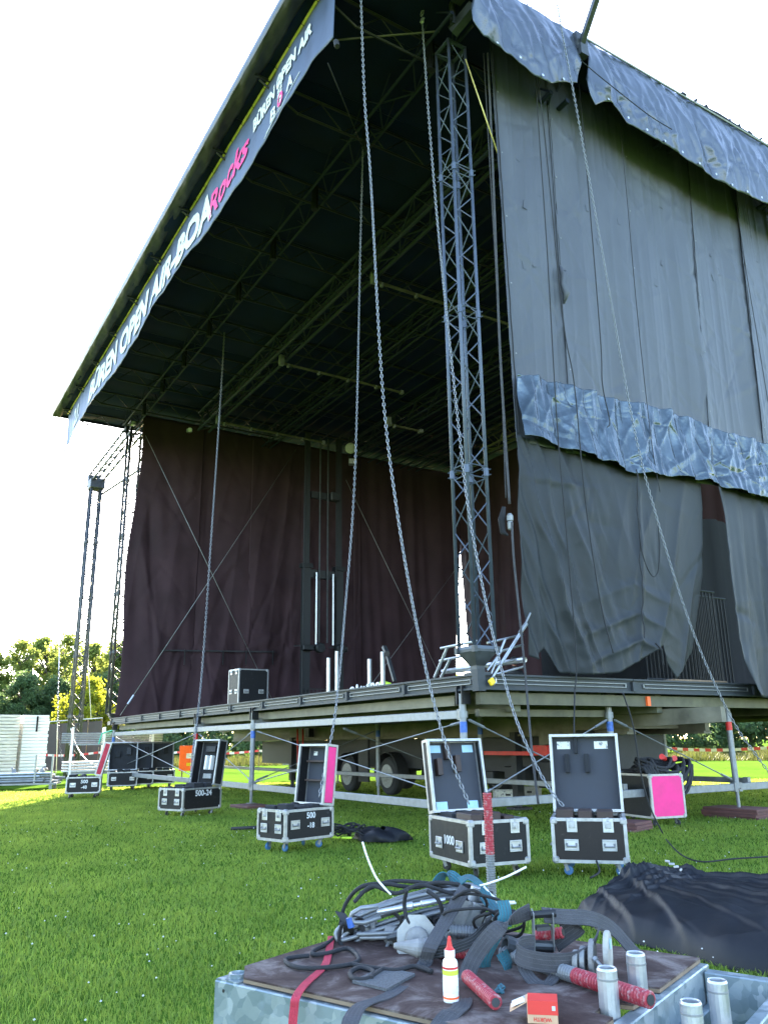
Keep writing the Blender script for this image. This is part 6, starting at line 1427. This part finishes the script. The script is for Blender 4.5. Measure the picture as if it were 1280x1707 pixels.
# ---- cast parts
t = thing('cast_plate', 'pale grey octagonal cast plate leaning in the heap', 'cast plate', (*onz(695, 1605, PZ)[:2], PZ))
c = atd(695, 1570, 3.2); rtv = Vector(Rt); m = MB(); n_ = (Vector(Dp)*-1+Vector((0, 0, .35))).normalized(); u_ = rtv; w_ = n_.cross(u_); m.prism([(.085*math.cos(a)*1.0, .10*math.sin(a)) for a in [math.pi/8+k*math.pi/4 for k in range(8)]], lambda a, b, h: c+u_*a+w_*b+n_*h, -.02, .02); m.build('plate', 'concrete_cast', t)
m = MB(); m.lathe([(.045, 0), (.05, .01), (.042, .03), (.02, .035)], c+n_*.02, n_, 14); m.build('boss', 'rust_cast', t)
t = thing('cone_nut', 'tapered grey cast cone lying in front of the octagonal plate', 'cone', (*onz(690, 1600, PZ)[:2], PZ))
m = MB(); a, b = atd(656, 1577, 3.06), atd(705, 1582, 3.06); d = (b-a).normalized(); L_ = (b-a).length; m.lathe([(.006, 0), (.010, .003), (.030, L_*.75), (.033, L_*.8), (.033, L_)], a, d, 14); m.build('cone', 'rust_cast', t, smooth=False); m = MB(); m.lathe([(.038, L_), (.038, L_+.02), (.02, L_+.03)], a, d, 12); m.build('collar', 'galv_dull', t)
t = thing('cast_bracket', 'grey cast bracket standing upright among the straps', 'bracket', (*onz(765, 1600, PZ)[:2], PZ))
m = MB(); m.bar(atd(752, 1585, 3.2), atd(772, 1500, 3.28), .03, .09); m.build('web', 'rust_cast', t); m = MB(); m.bar(atd(772, 1585, 3.2), atd(800, 1510, 3.28), .02, .06); m.build('web', 'galv_dull', t)
ax = (Vector(Rt)*.9+Vector(Dp)*-.35).normalized()
for k, (x, r_, mt_, wd) in enumerate(((962, .045, 'rust_cast', 'smallest'), (974, .05, 'galv_dull', 'second smallest'), (990, .06, 'rust_cast', 'second largest'), (1016, .072, 'concrete_cast', 'largest'))):
    b = onz(x, 1632-k*1.5, PZ); cpt = Vector((b.x, b.y, PZ+r_)); m = MB(); m.lathe([(.012, -.008), (r_*.95, -.009), (r_, -.005), (r_, .005), (r_*.95, .009), (.012, .008)], cpt, ax, 22); dd = m.build('steel_disc', mt_, None, (b.x, b.y, PZ)); tag(dd, wd+' of the worn steel discs standing on edge behind the red spindle end', 'steel disc', 'worn steel discs')
m = MB(); m.box(cpt+ax*.0115+Vector((0, 0, .03)), (.004, .022, .030), Matrix.Rotation(math.atan2(ax.y, ax.x), 3, 'Z')); m.build('blue_mark', 'paper_blue', dd)
m = MB(); p0, p1 = atd(992, 1600, 2.78), atd(1026, 1637, 2.70); m.cyl(p0, p1, .0055, 8); m.lathe([(.010, -.006), (.010, .006)], p0, (p1-p0), 6); tag(m.build('long_bolt', 'galv_tube', None, p1), 'long thin bolt leaning on the red spindle', 'bolt')
p = onz(1062, 1610, PZ); m = MB(); m.box((0, 0, .04), (.10, .12, .08), R(30), .008); o = m.build('black_block', 'case_inner', None, (p.x-.08, p.y+.12, PZ)); tag(o, 'small dark blue-grey block on the plywood behind the spigots', 'block')
p = onz(1034, 1602, PZ); m = MB(); m.lathe([(.015, 0), (.016, .04), (.008, .05), (.008, .065)], (0, 0, .03), (.4, .2, 1), 12); tag(m.build('plastic_stopper', 'green_tape', None, (p.x-.03, p.y+.06, PZ)), 'small green plastic stopper behind the steel discs', 'stopper')
# ---- glue bottle
p = onz(752, 1670, PZ); t = thing('glue_bottle', 'white glue bottle with red nozzle standing on the plywood', 'bottle', (p.x, p.y, PZ))
m = MB(); m.lathe([(.001, 0), (.023, .0), (.0245, .003), (.0245, .108), (.022, .118), (.014, .126)], (0, 0, 0), (0, 0, 1), 22); bt = m.build('bottle_body', 'white_plastic', t, local=True, smooth=False)
m = MB(); m.lathe([(.0249, .078), (.0249, .092)], (0, 0, 0), (0, 0, 1), 22); m.build('green_label', 'hiviz', bt, local=True); m = MB(); m.lathe([(.0249, .095), (.0249, .101)], (0, 0, 0), (0, 0, 1), 22); m.build('red_label', 'red', bt, local=True); m = MB(); m.lathe([(.0249, .010), (.0249, .016)], (0, 0, 0), (0, 0, 1), 22); m.build('orange_label', 'orange', bt, local=True)
m = MB(); m.lathe([(.0251, .028), (.0251, .066)], (0, 0, 0), (0, 0, 1), 22); m.build('print_label', 'paper', bt, local=True)
m = MB(); m.lathe([(.016, .126), (.017, .129), (.017, .148), (.014, .151)], (0, 0, 0), (0, 0, 1), 18); m.build('neck_cap', 'white_plastic', t, local=True); m = MB(); m.lathe([(.017, .149), (.012, .153), (.009, .160), (.0065, .175), (.006, .180), (.004, .188)], (0, 0, 0), (0, 0, 1), 14); m.build('nozzle', 'red', t, local=True)
# ---- screw carton
p = onz(905, 1702, PZ); t = thing('screw_carton', 'open orange and red screw carton near the bottom edge of the picture', 'carton', (p.x, p.y, PZ), R(48))
w, d, h = .088, .075, .060; m = MB(); m.bx(-w/2, w/2, -d/2, d/2, .001, h, .002); m.build('carton', 'cardboard', t, local=True)
m = MB(); m.bx(-w/2+.002, w/2+.0012, -d/2-.0012, d/2+.001, h*.42, h+.0012); m.build('red_band', 'box_red', t, local=True)
m = MB(); m.add([(-w/2, -d/2, h*.95), (-w/2, d/2, h*.95), (-w/2-.05, d/2, h*.5), (-w/2-.05, -d/2, h*.5)], [(0,1,2,3)]); fl = m.build('flap', 'cardboard', t, local=True, solid=.002)
m = MB(); m.add([(-w/2-.006, -d/2+.006, h*.95-.004), (-w/2-.006, d/2-.006, h*.95-.004), (-w/2-.046, d/2-.006, h*.5+.007), (-w/2-.046, -d/2+.006, h*.5+.007)], [(0,1,2,3)]); m.v = [(x, y, z+.003) for x, y, z in m.v]; m.build('flap_label', 'paper', fl, local=True)
tm = text_mb('WÜRTH', .014, 0, 0, .0004); xs_ = [q[0] for q in tm.v]; wd = max(xs_)-min(xs_); tm.v = [(w/2-.018-(q[0]-min(xs_)), -d/2-.0016, h*.30-q[1]) for q in tm.v]; tm.f = [f[::-1] for f in tm.f]; tm.v = [(x, y, z) for x, y, z in tm.v]; tm.build('lettering', 'box_red', t, local=True)
m = MB(); m.bx(w/2-.016, w/2-.006, -d/2-.0018, -d/2-.001, h*.62, h*.82); m.build('printed_mark', 'white_print', t, local=True)
def nut(label, px, py, r=.011, tilt=(0, 0, 1), long=0):
    p = onz(px, py, PZ); m = MB(); m.lathe([(.004, 0), (r*.9, 0), (r, .002), (r, .012), (r*.9, .014), (.004, .014)] if not long else [(r*.55, 0), (r*.55, long), (r, long), (r, long+.01), (.003, long+.012)], (0, 0, r*.9 if long or tilt[2] < .5 else 0), tilt, 6); tag(m.build('hex_nut' if not long else 'hex_bolt', 'galv_tube', None, (p.x, p.y, PZ)), label, 'nut' if not long else 'bolt')
nut('hexagon bolt lying beside the open end of the pinkish spindle', 806, 1682, .010, (.9, .3, .05), .022); nut('single hexagon nut on the plywood left of the carton', 848, 1677, .009, (.3, .2, .9)); nut('hexagon nut at the bottom edge right of the carton', 953, 1704, .009, (.2, -.3, .9)); nut('hexagon nut among the screws left of the carton', 868, 1702, .010, (.6, .3, .4)); nut('bolt lying against the left side of the carton', 858, 1698, .009, (.8, -.4, .05), .02); nut('bolt at the bottom edge in front of the carton', 880, 1706, .009, (.5, .7, .05), .02)
# ---- rubber pad
q = [onz(x, y, PZ+.001) for x, y in ((587, 1640), (645, 1654), (692, 1628), (640, 1616))]; m = MB(); m.add([tuple(a) for a in q]+[(a.x, a.y, a.z+.009) for a in q], [(3,2,1,0), (4,5,6,7), (0,1,5,4), (1,2,6,5), (2,3,7,6), (3,0,4,7)]); tag(m.build('rubber_pad', 'pad_rubber', None, (q[0].x, q[0].y, PZ)), 'flat speckled grey rubber pad on the plywood', 'rubber pad')
# ---- pale cable ties
def tie(label, pxs, ds, r=.0045): wire('cable_tie', label, 'cable tie', smooth_path([atd(x, y, d) for (x, y), d in zip(pxs, ds)], 6), r, 'white_plastic')
tie('long pale rod bending down into the wire bundle towards the black bag', [(604, 1404), (612, 1430), (626, 1462), (640, 1480), (652, 1492)], [3.42, 3.40, 3.38, 3.36, 3.34])
tie('pale cable tie pointing up to the right past the upright spindle', [(795, 1478), (815, 1473), (845, 1462), (877, 1446)], [3.38, 3.36, 3.34, 3.32]); tie('pale cable tie pointing right below the first one', [(806, 1478), (822, 1495), (842, 1506), (860, 1506)], [3.36, 3.34, 3.32, 3.31]); tie('short pale cable tie crossing behind the upright spindle', [(806, 1509), (830, 1505), (858, 1504)], [3.36, 3.36, 3.36])
# ---- black sheet heap on the grass
def sheet_heap():
    c = Vector((-4.0, 6.12, -.02)); an = R(12); nx, ny = 300, 220; g = np.zeros((ny, nx, 3)); U, W_ = np.meshgrid(np.linspace(-1, 1, nx), np.linspace(-1, 1, ny))
    rr = np.sqrt(U**2+W_**2); th = np.arctan2(W_, U); k = np.maximum(np.abs(U), np.abs(W_)); s = np.where(rr > 1e-6, k/np.maximum(rr, 1e-6), 1); X_ = U*s; Y_ = W_*s; q = np.sqrt(X_**2+Y_**2)
    out = 1+.07*np.sin(th*3+.6)+.05*np.sin(th*5+2)+.025*np.sin(th*11)
    x = X_*1.95*out; y = Y_*1.02*out; h = np.maximum(0, 1-q**3.2)**.55*.40
    h *= 1+.18*np.sin(x*1.3+1.0)
    v = y*.9+.35*x
    h = h*.72; f = np.zeros_like(h); rs = np.random.default_rng(17)
    def fold(nx_, ny_, off, amp, soft, wob):      # one turned-over edge of the sheet: steep on one side, easing out on the other
        t_ = nx_*x+ny_*y-off+wob*np.sin((ny_*x-nx_*y)*2.3+off*5)+.4*wob*np.sin((ny_*x-nx_*y)*6.1+off*9)
        return amp*np.where(t_ > 0, np.exp(-t_/.30), np.exp(t_/soft))
    for i in range(11):
        a_ = R(44+44*i/10+rs.normal()*3); f += fold(math.cos(a_), math.sin(a_), -1.15+2.05*i/10+rs.normal()*.04-.45*math.cos(a_), rs.uniform(.030, .060), rs.uniform(.008, .014), .012)*(.55+.45*np.exp(-((x-rs.uniform(-1.6, 1.6))/1.0)**2))
    for i in range(9):      # layered folded edges at the left end
        a_ = R(175+rs.normal()*10); f += fold(math.cos(a_), math.sin(a_), 1.05+.085*i, .034, .010, .05)*np.exp(-((y-.1)/.55)**2)
    f += creases(x, y, 19, 70, .009, .04, .5)+creases(x, y, 20, 16, .016, .12, .9)
    f += .026*pinch(y+.3*x+.05*np.sin(x*3), 6.5)*np.exp(-((x+1.2)/.5)**2)
    h = np.maximum(0, h+f*np.minimum(1, h/.12)-.02)
    h += .004*np.sin(x*23+y*7)*np.minimum(1, h/.2)+.003*np.sin(y*31-x*9)*np.minimum(1, h/.2)
    g[..., 0] = c.x+math.cos(an)*x-math.sin(an)*y; g[..., 1] = c.y+math.sin(an)*x+math.cos(an)*y; g[..., 2] = c.z+h
    m = MB(); m.grid(g); o = m.build('black_sheet_heap', 'black_sheet', None, (c.x, c.y, 0), True); tag(o, 'large folded black plastic sheet heaped on the grass at lower right', 'plastic sheet')
    for k in range(4): m = MB(); p = c+Vector((-1.35+.13*k, .12-.1*k, .40)); m.box(p, (.05, .015, .02), R(40*k), .004); m.build('eyelet_tab', 'alu', o)
sheet_heap()
